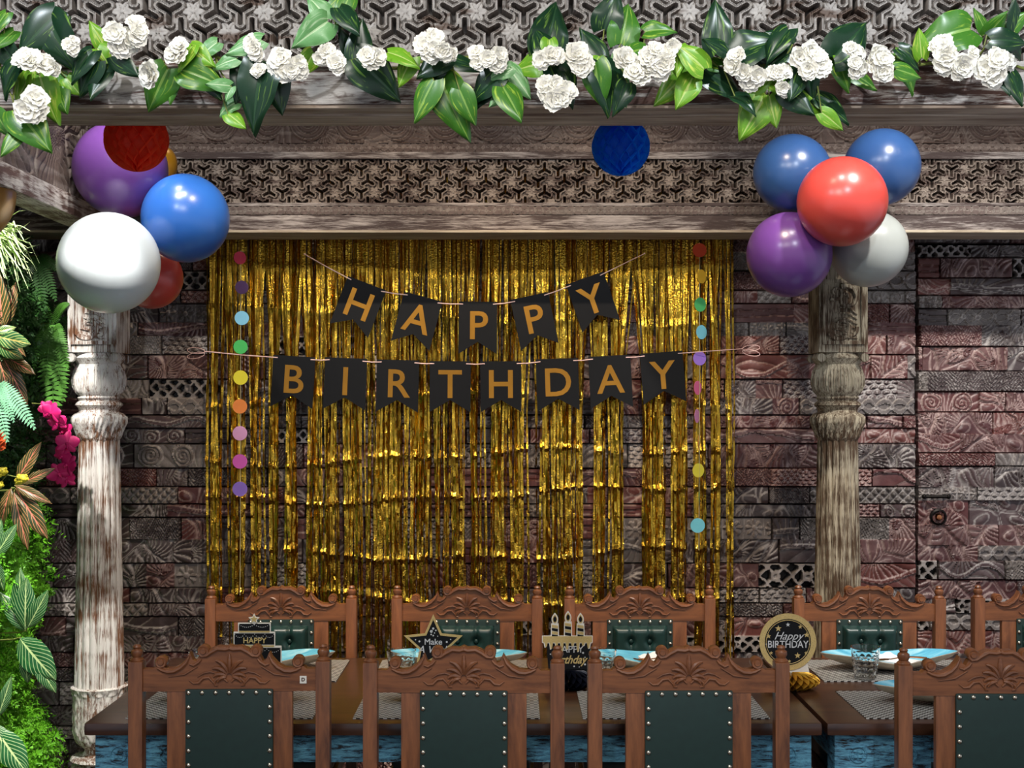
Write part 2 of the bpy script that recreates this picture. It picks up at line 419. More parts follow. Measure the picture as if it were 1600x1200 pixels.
def jali(a, holed=1.0, armL=0.25, wood=(0.25, 0.19, 0.16), wash=(0.52, 0.47, 0.43), seed=1, washamt=0.5, deep=0.035, hw=0.03):
    wood = np.array(wood); wash = np.array(wash)
    def f(X, Z):
        s = a / math.sqrt(3)
        best = np.full(X.shape, 9.0); LX = np.zeros_like(X); LZ = np.zeros_like(X)
        for (ox, oz) in ((0, 0), (a / 2, s / 2)):
            lx = (X - ox) - a * np.round((X - ox) / a); lz = (Z - oz) - s * np.round((Z - oz) / s)
            r = np.hypot(lx, lz); m = r < best
            best = np.where(m, r, best); LX = np.where(m, lx, LX); LZ = np.where(m, lz, LZ)
        d = np.full(X.shape, 9.0)
        for k in range(6):
            an = 60 * k; vx, vz = a / 3 * math.cos(math.radians(an)), a / 3 * math.sin(math.radians(an))
            dg = (90, 210, 330) if k % 2 == 0 else (-90, 30, 150)
            d = np.minimum(d, arms(LX, LZ, vx, vz, dg, armL * a))
        r = best; th = np.arctan2(LZ, LX)
        q = d / a
        h = np.where(q < hw, -1.0, 0.0)
        rib = sst(hw - 0.004, hw + 0.006, q) * (1 - sst(0.078, 0.088, q))
        h = np.where(q >= hw, 0.25 + 0.75 * rib, h)
        gro = np.exp(-((q - 0.057) / 0.007) ** 2); h = h - 0.3 * gro * (q > hw)
        pet = 0.185 * a * (0.62 + 0.38 * np.abs(np.cos(3 * th)))
        fl = 1 - sst(pet * 0.75, pet, r)
        h = np.where(q > 0.082, 0.12 + 0.62 * fl - 0.25 * np.exp(-(np.abs(np.sin(3 * th)) * r / (0.012 * a)) ** 2) * (r < pet), h)
        h = np.maximum(h, np.where(r < 0.03 * a, 0.85, -2))
        H = np.where(h < -0.5, -deep * holed, h * 0.10 * a)
        nn = fbm(X / (a * 0.5), Z / (a * 0.12), seed, 4)
        k = sst(0.5 - 0.25 * washamt - 0.1, 0.62 - 0.25 * washamt, nn)
        edge = np.exp(-((q - hw - 0.004) / 0.006) ** 2) + np.exp(-((q - 0.084) / 0.007) ** 2) + np.exp(-((r - pet) / (0.012 * a)) ** 2) * (q > 0.1)
        k = np.clip(k - 0.75 * np.clip(edge, 0, 1), 0, 1)
        C = wood + (wash - wood) * k[..., None]
        return H, C
    return f

def fan(U, V, cx, cy, n, k, lw=0.0022, sp=1.0):
    dx, dy = U - cx, V - cy; r = np.hypot(dx, dy) + 1e-4; th = np.arctan2(dy, dx)
    ph = th * n / (2 * PI) + k * r; fr = ph - np.floor(ph)
    g = np.sqrt((n / (2 * PI * r)) ** 2 + k * k)
    dist = np.minimum(fr, 1 - fr) / g
    dome = np.sqrt(np.clip(1 - (2 * fr - 1) ** 2, 0, 1))
    line = np.clip(1.5 - dist / lw, 0, 1) * (g * lw * 2.2 < 0.9)
    return (dome * 0.6 + fr * 0.4) * sp, line

def carve(U, V, Wd, Hh, typ, rng):
    """one carved block: returns height 0..1, pale-line mask, pierced mask"""
    z = np.zeros(U.shape); hole = z.copy(); wob = 0.008 * (fbm(U * 18, V * 18, rng.randint(0, 90), 2) - 0.5) * 2
    U = U + wob * 1.2; V = V + wob
    if typ == 'leaf' and rng.random() < 0.8:
        wx = U + 0.03 * (fbm(U * 9, V * 9, rng.randint(0, 90), 2) - 0.5) * 2; wz = V + 0.03 * (fbm(U * 9, V * 9, rng.randint(0, 90), 2) - 0.5) * 2
        K = 2 + int(Wd / 0.085); D1 = np.full(U.shape, 9.0); D2 = D1.copy(); hh_ = z.copy(); ll = z.copy()
        for k in range(K):
            sx_, sz_ = (k + rng.uniform(0.1, 0.9)) * Wd / K, rng.uniform(0.1, 0.9) * Hh
            d = np.hypot((wx - sx_) * 0.75, wz - sz_); a_ = rng.uniform(0, 6.28); q = rng.uniform(0.035, 0.085)
            h, l = fan(wx, wz, sx_ + q * math.cos(a_), sz_ + q * math.sin(a_), rng.uniform(20, 34), rng.uniform(-22, 22), 0.0026)
            if rng.random() < 0.18:
                rr = d; h = np.clip(1.1 - rr / 0.03, 0.1, 1); l = (np.abs(rr - 0.02) < 0.0026) * 1.0
            m = d < D1; D2 = np.where(m, D1, np.minimum(D2, d)); hh_ = np.where(m, h * rng.uniform(0.7, 1.1), hh_); ll = np.where(m, l, ll); D1 = np.where(m, d, D1)
        e = D2 - D1
        return np.where(e < 0.005, 0.0, hh_ * sst(0.004, 0.014, e)), np.maximum(ll * 0.8, np.clip(1.4 - np.abs(e - 0.008) / 0.003, 0, 1)), hole
    if typ == 'leaf':
        c1 = rng.uniform(-0.1, 0.4) * Wd; side = rng.choice([-0.03, Hh + 0.03])
        h, l = fan(U, V, c1, side, rng.uniform(20, 34), rng.uniform(-18, 18))
        h2, l2 = fan(U, V, rng.uniform(0.5, 1.1) * Wd, Hh - side, rng.uniform(18, 32), rng.uniform(-18, 18))
        A = rng.uniform(0.2, 0.42) * Hh; ph = rng.uniform(0, 6); wl = rng.choice([0.22, 0.4, 0.6, 0.8])
        s = V - (Hh / 2 + A * np.sin(U * 2 * PI / wl + ph)); m = s > 0
        h = np.where(m, h, h2 * 0.55); l = np.where(m, l, l2)
        e = np.clip(1.5 - np.abs(s) / 0.004, 0, 1)
        h = np.where(np.abs(s) < 0.009, 1.0, h); l = np.maximum(l * 0.8, (np.abs(np.abs(s) - 0.009) < 0.0028) * 1.0)
        return h, l, hole
    if typ == 'swirl':
        n = max(1, int(Wd / (Hh * 1.3))); cw = Wd / n; k = np.floor(U / cw); u = U - (k + 0.5) * cw; v = (V - Hh / 2) * np.where(k % 2 == 0, 1, -1)
        r = np.hypot(u, v) + 1e-4; th = np.arctan2(v, u)
        ph = r / 0.016 - th / (2 * PI); fr = ph - np.floor(ph)
        R = 0.48 * Hh; h = np.sqrt(np.clip(1 - (2 * fr - 1) ** 2, 0, 1)); l = (np.minimum(fr, 1 - fr) * 0.016 < 0.0024) * 1.0
        h2, l2 = fan(U, V, Wd * 0.5, -0.04, 30, 8)
        m = r < R; h = np.where(m, h, h2 * 0.5); l = np.where(m, l, l2 * 0.7); l = np.maximum(l, np.abs(r - R) < 0.0024)
        return h, l, hole
    if typ == 'diamond':
        p = rng.uniform(0.035, 0.06); a = (U + V) / p; b = (U - V) / p
        fa, fb = a - np.floor(a), b - np.floor(b); d = np.minimum(np.minimum(fa, 1 - fa), np.minimum(fb, 1 - fb))
        return sst(0.05, 0.35, d), (d < 0.09) * 1.0, hole
    if typ == 'scale':
        p = rng.uniform(0.026, 0.04); row = np.floor(V / (p * 0.55)); u = (U / p + 0.5 * (row % 2)); fu = u - np.floor(u) - 0.5; fv = V / (p * 0.55) - row
        r = np.hypot(fu, (fv) * 0.55); l = (np.abs(r - 0.47) < 0.07) | (np.abs(r - 0.25) < 0.04)
        return np.clip(1 - r * 1.6, 0, 1) * 0.8 + 0.1, l * 1.0, hole
    if typ == 'rosette':
        p = Hh * 0.98; k = np.floor(U / p); u = U - (k + 0.5) * p; v = V - Hh / 2; r = np.hypot(u, v) / p; th = np.arctan2(v, u)
        pr = 0.44 * (0.65 + 0.35 * np.abs(np.cos(4 * th))); h = np.where(r < pr, 0.9 - 0.5 * np.abs(np.sin(4 * th)) * (r > 0.12), 0.2)
        h = np.where(r < 0.1, 1.0, h); l = (np.abs(r - pr) < 0.025) | (np.abs(r - 0.11) < 0.02) | (np.minimum(np.abs(u + p / 2), np.abs(u - p / 2)) < 0.002)
        return h, l * 1.0, hole
    if typ == 'zig':
        p = Hh * rng.uniform(0.6, 0.9); t = np.abs((U / p) % 1 - 0.5) * 2; s = (V / Hh - 0.15 - 0.6 * t)
        ph = s * 5; fr = ph - np.floor(ph)
        return np.sqrt(np.clip(1 - (2 * fr - 1) ** 2, 0, 1)), (np.minimum(fr, 1 - fr) < 0.14) * 0.8, hole
    if typ == 'lines':
        ph = V / Hh * 3.0 + 0.08 * fbm(U * 6, V * 2, 5, 2); fr = ph - np.floor(ph)
        return np.where((ph > 1) & (ph < 2), 0.4, 0.9) - 0.3 * (np.minimum(fr, 1 - fr) < 0.08), (np.minimum(fr, 1 - fr) < 0.08) * 0.45, hole
    if typ == 'pierced':
        p = Hh * 1.35; k = np.floor(U / p); u = U - (k + 0.5) * p; v = V - Hh / 2; r = np.hypot(u, v); th = np.arctan2(v, u)
        w_ = p / 2 - np.abs(u); c_, s_ = math.cos(0.9), math.sin(0.9)
        bars = np.abs(w_ * c_ - np.abs(v) * s_ * 0.8 + 0.0)
        bars = np.minimum(bars, np.abs(w_ * c_ + np.abs(v) * s_ * 0.8 - 0.42 * Hh))
        bars = np.minimum(bars, np.minimum(V, Hh - V) * 1.2)
        fl = 0.24 * Hh * (0.8 + 0.2 * np.abs(np.cos(2.5 * th)))
        hole = ((bars > 0.0055) & (r > fl)) * 1.0
        h = np.where(r < fl, 1.0 - 0.5 * (r < 0.08 * Hh), 0.8)
        return h, np.where(r < fl, 0.35, 0.8) * (1 - hole), hole
    if typ == 'guilloche':
        p = Hh * 0.9; a1 = 0.33 * Hh * np.sin(U * 2 * PI / (2 * p)); v = V - Hh / 2
        d = np.minimum(np.abs(v - a1), np.abs(v + a1)); h = np.where(d < 0.010, 1.0, 0.35); l = np.abs(d - 0.010) < 0.0026
        ku = (U / p + 0.5) % 1 - 0.5; r = np.hypot(ku * p, v); h = np.where(r < 0.11 * Hh, 0.9, h); l = l | (np.abs(r - 0.12 * Hh) < 0.0024)
        return h, l * 1.0, hole
    n = fbm(U * 14, V * 20, rng.randint(0, 90), 3)
    return 0.5 + 0.6 * (n - 0.5), (np.abs(n - 0.5) < 0.012) * 0.5, hole

def brickwork(seed, x0, redness):
    rng = random.Random(seed)
    nr = random.Random(seed + 5)
    def f(X, Z):
        H = np.zeros(X.shape); C = np.zeros(X.shape + (3,))
        xs = X[0, :]; zs = Z[:, 0]; z = zs[0]
        while z < zs[-1]:
            hh = rng.choice([0.062, 0.07, 0.078, 0.085, 0.09, 0.1, 0.055])
            r0, r1 = np.searchsorted(zs, z - 1e-6), np.searchsorted(zs, z + hh - 1e-6)
            if r1 <= r0: break
            x = xs[0] - rng.uniform(0, 0.2)
            while x < xs[-1]:
                ww = rng.choice([0.12, 0.16, 0.22, 0.28, 0.34, 0.42, 0.5]) * rng.uniform(0.85, 1.15)
                c0, c1 = np.searchsorted(xs, x), np.searchsorted(xs, x + ww)
                if c1 > c0:
                    xm = x + ww / 2; U = X[r0:r1, c0:c1] - x; V = Z[r0:r1, c0:c1] - z
                    pr = redness(xm)
                    q = rng.random()
                    if q < 0.42 * pr + 0.05: base = np.array(srgb(*rng.choice([(102, 56, 54), (116, 66, 60), (92, 54, 54), (104, 68, 66)]))[:3]); kind = 'r'
                    elif q < 0.72: base = np.array(srgb(*rng.choice([(74, 62, 62), (84, 70, 70), (92, 72, 72), (68, 54, 54)]))[:3]); kind = 'd'
                    else: base = np.array(srgb(*rng.choice([(118, 108, 104), (136, 126, 120), (104, 96, 92)]))[:3]); kind = 'w'
                    if kind == 'w': typ = rng.choice(['diamond', 'scale', 'rosette', 'guilloche', 'pierced', 'pierced', 'zig', 'swirl', 'leaf'])
                    else: typ = rng.choice(['leaf', 'leaf', 'leaf', 'leaf', 'leaf', 'leaf', 'swirl', 'leaf', 'lines', 'leaf', 'zig', 'scale'])
                    if typ == 'pierced' and hh < 0.06: typ = 'rosette'
                    h, l, ho = carve(U, V, ww, hh, typ, rng)
                    base_h = rng.uniform(0.0, 0.016)
                    edge = np.minimum(np.minimum(U, ww - U), np.minimum(V, hh - V))
                    gap = edge < 0.0014
                    Hh_ = base_h + h * rng.uniform(0.011, 0.017); Hh_ = np.where(gap, -0.004, Hh_); Hh_ = np.where(ho > 0, -0.03, Hh_)
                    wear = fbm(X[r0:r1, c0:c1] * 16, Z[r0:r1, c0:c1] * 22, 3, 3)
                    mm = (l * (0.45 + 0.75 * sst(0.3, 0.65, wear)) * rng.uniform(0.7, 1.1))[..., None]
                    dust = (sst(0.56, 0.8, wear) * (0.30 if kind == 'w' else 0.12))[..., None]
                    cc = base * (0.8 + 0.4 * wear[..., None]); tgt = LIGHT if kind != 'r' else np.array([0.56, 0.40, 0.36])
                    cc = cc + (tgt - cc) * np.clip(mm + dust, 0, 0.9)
                    cc = np.where(gap[..., None], base * 0.6, cc); cc = np.where((ho > 0)[..., None], np.array([0.014, 0.011, 0.01]), cc)  # hole floors coloured near-black, the shade of an unlit recess put into the colour
                    H[r0:r1, c0:c1] = Hh_; C[r0:r1, c0:c1] = cc
                x += ww
            z += hh
        return H, C
    return f

# ------------------------------------------------------------------ the room
fl = MB(); fl.box(-2.6, 3.2, -3.2, 6.0, -0.05, 0.0)
tag(fl.build('floor', plain('brown_floor', srgb(92, 74, 62), 0.35, 0, 0.2, 6), smooth=False), kind='structure')
ce = MB(); ce.box(-2.6, 3.2, -3.2, 6.0, 3.6, 3.65)
tag(ce.build('ceiling', plain('dark_ceiling', srgb(70, 62, 56), 0.8, 0, 0.1, 6), smooth=False), kind='structure')
WY = 5.62
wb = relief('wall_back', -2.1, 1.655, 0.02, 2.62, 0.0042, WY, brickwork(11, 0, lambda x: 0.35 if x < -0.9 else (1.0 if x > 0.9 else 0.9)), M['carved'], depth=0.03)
tag(wb, kind='structure')
bk = MB(); bk.box(-2.6, 3.2, WY + 0.035, WY + 0.12, 0, 3.6); bk.box(-2.6, 3.2, WY + 0.005, WY + 0.035, 2.62, 3.6); bk.box(-2.6, -2.1, WY + 0.005, WY + 0.035, 0, 2.62)

bk.build('wall_core', M['door_gap'], wb, smooth=False)
dz1 = P(0, 384, WY).z
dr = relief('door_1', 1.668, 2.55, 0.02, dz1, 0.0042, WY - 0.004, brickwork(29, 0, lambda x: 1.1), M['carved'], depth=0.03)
tag(dr, kind='structure')
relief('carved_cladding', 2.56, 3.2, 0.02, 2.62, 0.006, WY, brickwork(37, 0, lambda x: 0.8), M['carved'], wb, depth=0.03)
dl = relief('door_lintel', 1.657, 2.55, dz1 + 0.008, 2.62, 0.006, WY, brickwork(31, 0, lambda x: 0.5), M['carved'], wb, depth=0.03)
hd = MB(); a = P(1444, 776, WY - 0.05); b = P(1482, 776, WY - 0.05)
hd.tube([a, b], 0.007); hd.tube([a + Vector((0.012, 0, 0)), a + Vector((0.012, 0.05, 0))], 0.006); hd.tube([b - Vector((0.012, 0, 0)), b + Vector((-0.012, 0.05, 0))], 0.006)
hd.ball(a, 0.010); hd.ball(b, 0.010)
hd.build('door_handle', M['iron'], dr)
lk = MB(); c = P(1467, 808, WY - 0.03)
lk.lathe([(0.030, 0), (0.034, 0.004), (0.034, 0.018), (0.027, 0.022), (0.025, 0.004), (0.001, 0.004)], 24)
lk.v = [tuple(c + Vector((v[0], 0.02 - v[2], v[1]))) for v in lk.v]
lk.build('door_lock', M['iron'], dr)
kb = MB(); kb.lathe([(0.014, 0.0), (0.014, 0.02), (0.010, 0.026), (0.001, 0.027)], 18)
kb.v = [tuple(c + Vector((v[0], 0.018 - v[2], v[1]))) for v in kb.v]
kb.build('lock_cylinder', M['copper'], dr)
lw_ = MB(); lw_.box(-2.6, -2.08, 2.4, WY + 0.03, 0, 3.6)
tag(lw_.build('wall_left', plain('planted_wall_backing', srgb(22, 34, 16), 0.9), smooth=False), kind='structure')

# ------------------------------------------------------------------ pergola
H = 2.299; DF = 3.0; DB = 5.15
XL, XR = -1.9, 2.9
perg = tag(empty('carved_pergola', (0, 4.2, 0)), 'lime-washed carved wooden pergola with lattice beams and fluted pillars around the dining table', 'pergola')
PO = Vector((0, 4.2, 0))
def pbuild(mb, name, mat, parent, **k):
    o = mb.build(name, mat, parent, **k)
    if parent is perg: o.location = -PO
    return o
def zat(py, D): return ZC - (py - 635) * D / F
# front beam
fb = MB()
fb.box(XL, XR, DF, DF + 0.2, H, zat(103, DF), bev=0.004)
fb.box(XL, XR, DF + 0.12, DF + 0.2, zat(103, DF), 2.68)
fb.box(XL, XR, DF - 0.012, DF + 0.04, zat(106, DF), zat(97, DF), bev=0.003)
front = pbuild(fb, 'front_beam', M['board'], perg)
sf = MB()
for i in range(3):
    y0 = DF + 0.004 + i * 0.066
    sf.box(XL, XR, y0, y0 + 0.058, H - 0.008 - 0.003 * (i == 1), H, bev=0.003)
sf.build('soffit_board', M['soffit'], front)
zj0, zj1 = zat(98, DF + 0.05), zat(-30, DF + 0.05)
aF = 111 * (DF + 0.05) / F
lat = relief('lattice_panel', -1.45, 2.2, zj0, zj1, 0.0019, DF + 0.07, jali(aF, 1.0, 0.165, (0.16, 0.11, 0.085), (0.50, 0.47, 0.44), 1, 0.75, 0.04), M['carved_wash'], front, depth=0.045)
# back beam
bb = MB()
bb.box(XL, XR, DB, DB + 0.235, H, zat(336, DB), bev=0.004)
M['board_b'] = washed('grey_worn_board', srgb(66, 50, 46), srgb(160, 150, 144), 0.40, (2.0, 16, 26), soft=0.07)
back = pbuild(bb, 'back_beam', M['board_b'], perg)
b2 = MB(); b2.box(XL, XR, DB + 0.05, DB + 0.2, zat(248, DB), 2.86)
b2.build('beam_core', M['board'], back)
bs = MB(); bs.box(XL, XR, DB + 0.003, DB + 0.21, H - 0.009, H, bev=0.003)
bs.box(XL, XR, DB - 0.012, DB + 0.05, zat(364, DB), H + 0.0, bev=0.003)
bs.build('soffit_board', washed('pale_lip', srgb(136, 118, 98), srgb(188, 174, 152), 0.5, (0.8, 20, 20), soft=0.12), back)
md = MB(); md.box(XL, XR, DB - 0.012, DB + 0.05, zat(249, DB), zat(238, DB), bev=0.004); md.box(XL, XR, DB - 0.004, DB + 0.05, zat(322, DB), zat(317, DB), bev=0.002)
md.build('moulding', M['board_b'], back)
aB = 61.5 * DB / F
jb = relief('lattice_panel', -1.5, 2.54, zat(318, DB), zat(248, DB), 0.0027, DB + 0.012, jali(aB, 1.0, 0.15, (0.085, 0.054, 0.042), (0.24, 0.19, 0.155), 4, 0.35, 0.05, 0.026), M['carved_wash'], back, depth=0.05)
# cut the voids right through so the foil behind shows
bm = bmesh.new(); bm.from_mesh(jb.data)
kill = [f for f in bm.faces if all(v.co.y > DB + 0.012 + 0.045 for v in f.verts)]
bmesh.ops.delete(bm, geom=kill, context='FACES'); bm.to_mesh(jb.data); bm.free()
def band(kind, c1, c2, amp, per, seed):
    c1, c2 = np.array(c1), np.array(c2)
    def f(X, Z):
        z0, z1 = Z[0, 0], Z[-1, 0]; hh = z1 - z0; V = Z - z0; rng = random.Random(seed)
        if kind == 'scroll':
            k = np.floor(X / per); u = X - (k + 0.5) * per; v = (V - hh * 0.45) * np.where(k % 2 == 0, 1, -1)
            h1, l1, _ = carve(X % 2.0, V, 2.0, hh, 'leaf', rng)
            r = np.hypot(u, v) + 1e-4; th = np.arctan2(v, u); ph = r / 0.02 - th / (2 * PI) * np.where(k % 3 == 0, 5, 1); fr = ph - np.floor(ph)
            m = r < hh * 0.42; h = np.where(m, np.sqrt(np.clip(1 - (2 * fr - 1) ** 2, 0, 1)), h1); l = np.where(m, np.minimum(fr, 1 - fr) < 0.14, l1)
        else:
            h, l, _ = carve(X % 3.0, V, 3.0, hh, kind, rng)
        n = fbm(X * 6, Z * 60, seed, 4)
        kk = np.clip(l * 0.75 + sst(0.5, 0.7, n) * 0.5, 0, 1)[..., None]
        return h * amp, c1 + (c2 - c1) * kk
    return f
BR, TAN = (0.08, 0.045, 0.033), (0.23, 0.175, 0.145)
relief('carved_frieze', -1.5, 2.54, zat(224, DB), zat(150, DB), 0.003, DB - 0.0, band('scroll', BR, TAN, 0.012, 0.17, 3), M['carved_wash'], back, depth=0.05)
relief('carved_band', -1.5, 2.54, zat(238, DB), zat(224, DB), 0.003, DB + 0.004, band('guilloche', BR, TAN, 0.008, 0.1, 5), M['carved_wash'], back, depth=0.05)
relief('carved_band', -1.5, 2.54, zat(335.5, DB), zat(322, DB), 0.003, DB + 0.004, band('guilloche', (0.10, 0.065, 0.055), (0.2, 0.165, 0.14), 0.007, 0.1, 9), M['carved_wash'], back, depth=0.05)
# side beam (left)
XI = -1.525
sb = MB(); sb.box(-1.64, XI, DF + 0.2, DB + 0.0, H, ZC + 0.735, bev=0.004)
sb.box(-1.62, XI - 0.03, DF + 0.2, DB + 0.1, ZC + 0.735, 2.86)
side = pbuild(sb, 'side_beam', M['sidewash'], perg)
relief('carved_frieze', DF + 0.2, DB - 0.002, ZC + 0.737, 2.80, 0.0035, XI - 0.015, band('leaf', (0.11, 0.075, 0.06), (0.26, 0.215, 0.19), 0.012, 0.2, 8), M['carved_wash'], side, depth=0.03, axis='y')
sb2 = MB(); sb2.box(2.55, 2.67, DF + 0.2, DB, H, 2.86, bev=0.004)
pbuild(sb2, 'side_beam', M['sidewash'], perg)

def pillar(cx, mat, matb, n):
    cy = DB + 0.1; s = 5.25 / F
    root = empty('pillar', (cx, cy - 4.2, 0), 0, perg)
    zz = lambda py: ZC - (py - 635) * s
    hb = 0.093
    b = MB(); b.box(-hb, hb, -hb, hb, zz(552), H - 0.009, bev=0.005)
    for sy in (-1, 1):
        # raised frame on the front and back
        y = sy * hb; z0, z1 = zz(540), zz(440)
        for (xa, xb, za, zb) in ((-0.08, -0.066, z0, z1), (0.066, 0.08, z0, z1), (-0.066, 0.066, z0, z0 + 0.014), (-0.066, 0.066, z1 - 0.014, z1)):
            b.box(xa, xb, min(y, y + sy * 0.008), max(y, y + sy * 0.008), za, zb, bev=0.002)
        # carved bird and leaf scrolls
        def sp(c0, c1, r0, turns, rr, dirn=1):
            pts = []; rad = []
            for i in range(26):
                t = i / 25; a_ = dirn * t * turns * 2 * PI + c1; r = r0 * (1 - 0.85 * t)
                pts.append((c0[0] + r * math.cos(a_), y + sy * 0.003, c0[1] + r * math.sin(a_))); rad.append(1.5 * rr * (1 - 0.5 * t))
            b.tube(pts, rad, 6)
        zc_ = (z0 + z1) / 2
        sp((-0.012, z0 + 0.065), 3.6, 0.05, 1.1, 0.007); sp((0.018, z0 + 0.06), 0.2, 0.034, 1.2, 0.006, -1)
        sp((0.01, z1 - 0.07), 2.0, 0.048, 1.3, 0.007, -1); sp((-0.03, z1 - 0.05), 4.0, 0.03, 1.1, 0.005)
        for k in range(6):
            t = k / 5; b.tube([(-0.05 + 0.03 * t, y + sy * 0.003, z0 + 0.04 + 0.1 * t), (0.0 + 0.02 * t, y + sy * 0.006, z0 + 0.03 + 0.11 * t), (0.052, y + sy * 0.003, z0 + 0.022 + 0.09 * t)], [0.002, 0.005, 0.002], 6)
    # corner volutes
    for sx in (-1, 1):
        for sy in (-1, 1):
            b.lathe([(0.001, -0.012), (0.016, -0.012), (0.018, 0), (0.016, 0.012), (0.001, 0.012)], 14, (0, 0, 0))
            k = 5 * 14
            for i in range(len(b.v) - k, len(b.v)):
                v = b.v[i]; b.v[i] = (sx * 0.082 + v[0], sy * 0.082 + v[2], zz(560) + v[1])
    b.build('capital_block', matb, root)
    pr = [(36, 552), (40, 560), (33, 570), (37, 580), (40, 592), (39.5, 602), (36, 612), (31, 619), (33, 622), (30, 626), (35, 630), (36, 633), (32, 637), (30, 641), (31, 644), (38, 647), (41, 652), (41, 660), (38, 668), (35, 676), (33, 683), (30.5, 688)]
    fine = []
    for i in range(len(pr) - 1):
        for q in range(4):
            t = q / 4; fine.append((pr[i][0] * (1 - t) + pr[i + 1][0] * t, pr[i][1] * (1 - t) + pr[i + 1][1] * t))
    fine.append(pr[-1])
    prof = [(r * s, zz(y)) for r, y in reversed(fine)]
    yy = [y for r, y in reversed(fine)]
    def mod(t, i, z):
        y = yy[i]
        if 565 < y < 620:
            a_ = min(1, (y - 565) / 12, (620 - y) / 10); ph = abs(math.sin(t * 5 + (y - 590) * 0.02))
            return 1 + a_ * (0.07 * ph ** 0.5 - 0.05 + 0.035 * math.sin(t * 25 + y * 0.05 * math.sin(t * 10)))
        if 646 < y < 686:
            a_ = min(1, (y - 646) / 6, (686 - y) / 6); return 1 + a_ * (0.05 * abs(math.sin(t * 8 + (0.5 if y > 668 else 0))) + 0.03 * math.sin(t * 32 + y * 0.25) - 0.03)
        return 1
    c = MB(); c.lathe(prof, 192, mod=mod); c.build('carved_capital', matb, root)
    sh = MB(); pf = []
    for i in range(22):
        t = i / 21; pf.append(((37 * (1 - t) + 30 * t) * s, zz(1075) * (1 - t) + zz(688) * t))
    sh.lathe(pf, 224, mod=lambda t, i, z: 1 + 0.12 * (abs(math.sin(t * 9)) ** 0.55 - 0.7) + 0.006 * math.sin(z * 60 + 5 * math.sin(t * 9)))
    sh.build('fluted_shaft', mat, root)
    bp = [(22, 1168), (27, 1163), (33, 1158), (37, 1150), (39, 1140), (39, 1120), (38.5, 1100), (38.5, 1085), (39, 1078), (41, 1072), (37, 1070)]
    f2 = []
    for i in range(len(bp) - 1):
        for q in range(4):
            t = q / 4; f2.append((bp[i][0] * (1 - t) + bp[i + 1][0] * t, bp[i][1] * (1 - t) + bp[i + 1][1] * t))
    f2.append(bp[-1]); y2 = [y for r, y in f2]
    def mod2(t, i, z):
        y = y2[i]; e = 1078 + 5 * abs(math.sin(t * 6))
        g = 0.03 if y < e else 0
        return 1 + g + 0.03 * abs(math.sin(t * 6)) + 0.018 * math.sin(abs(math.sin(t * 6)) * 6 + y * 0.35)
    lf = MB(); lf.lathe([(r * s, zz(y)) for r, y in f2], 192, mod=mod2); lf.build('leaf_collar', mat, root)
    lo = MB(); lo.lathe([(r * s, zz(y)) for r, y in [(46, 1225), (46, 1215), (40, 1208), (44, 1200), (42, 1194), (34, 1190), (38, 1186), (44, 1184), (42, 1180), (28, 1178), (24, 1174), (22, 1168)]], 48)
    h2 = 48 * s; lo.box(-h2, h2, -h2, h2, 0.0, zz(1225), bev=0.006)
    lo.build('pillar_base', mat, root)
    return root
pl = pillar(-1.587, M['pillar'], M['pillar'], 0)
prr = pillar(1.252, M['pillar_dim'], M['pillar_dim'], 1)

# ------------------------------------------------------------------ tables
def make_table(x0, x1, label, name='dining_table'):
    D0, D1 = 3.77, 4.76; top = 0.76; cx = (x0 + x1) / 2; cy = (D0 + D1) / 2
    root = tag(empty(name, (cx, cy, 0)), label, 'table', 'long dining tables pushed end to end')
    w2 = (x1 - x0) / 2; d2 = (D1 - D0) / 2
    t = MB(); t.box(-w2, w2, -d2, d2, top - 0.036, top, bev=0.012)
    t.build('tabletop', M['table'], root)
    ap = MB(); i = 0.03
    ap.box(-w2 + i, w2 - i, -d2 + i, -d2 + i + 0.025, 0.645, top - 0.036)
    ap.box(-w2 + i, w2 - i, d2 - i - 0.025, d2 - i, 0.645, top - 0.036)
    ap.box(-w2 + i, -w2 + i + 0.025, -d2 + i, d2 - i, 0.645, top - 0.036)
    ap.box(w2 - i - 0.025, w2 - i, -d2 + i, d2 - i, 0.645, top - 0.036)
    ap.build('apron', M['blue'], root, smooth=False)
    for sx in (-1, 1):
        for sy in (-1, 1):
            lg = MB(); xa = sx * (w2 - i + 0.004); ya = sy * (d2 - i + 0.008)
            lg.box(min(xa, xa - sx * 0.11), max(xa, xa - sx * 0.11), min(ya, ya - sy * 0.09), max(ya, ya - sy * 0.09), 0, top - 0.037, bev=0.004)
            lg.box(min(xa - sx * 0.109, xa - sx * 0.27), max(xa - sx * 0.109, xa - sx * 0.27), min(ya - sy * 0.003, ya - sy * 0.04), max(ya - sy * 0.003, ya - sy * 0.04), 0.585, top - 0.038, bev=0.004)
            o = lg.build('leg', M['blue'], root, angle=30)
            for rx in (0.065, 0.205):
                rs = MB(); c = Vector((xa - sx * rx, ya, 0.668))
                pts = [c + Vector((0.022 * math.cos(k * PI / 12), sy * 0.001, 0.022 * math.sin(k * PI / 12))) for k in range(25)]
                rs.tube(pts, 0.003, 6)
                for k in range(4):
                    a_ = k * PI / 2 + PI / 4
                    rs.ball(c + Vector((0.009 * math.cos(a_), 0, 0.009 * math.sin(a_))), 0.007, 8, (1, 0.5, 1), 6)
                rs.build('carved_rosette', M['blue'], o)
    return root
make_table(-1.184, 0.858, 'long dark-topped dining table with chipped blue apron, left of the gap')
make_table(0.870, 2.75, 'dark-topped dining table with chipped blue apron, right of the gap beside the round sign')

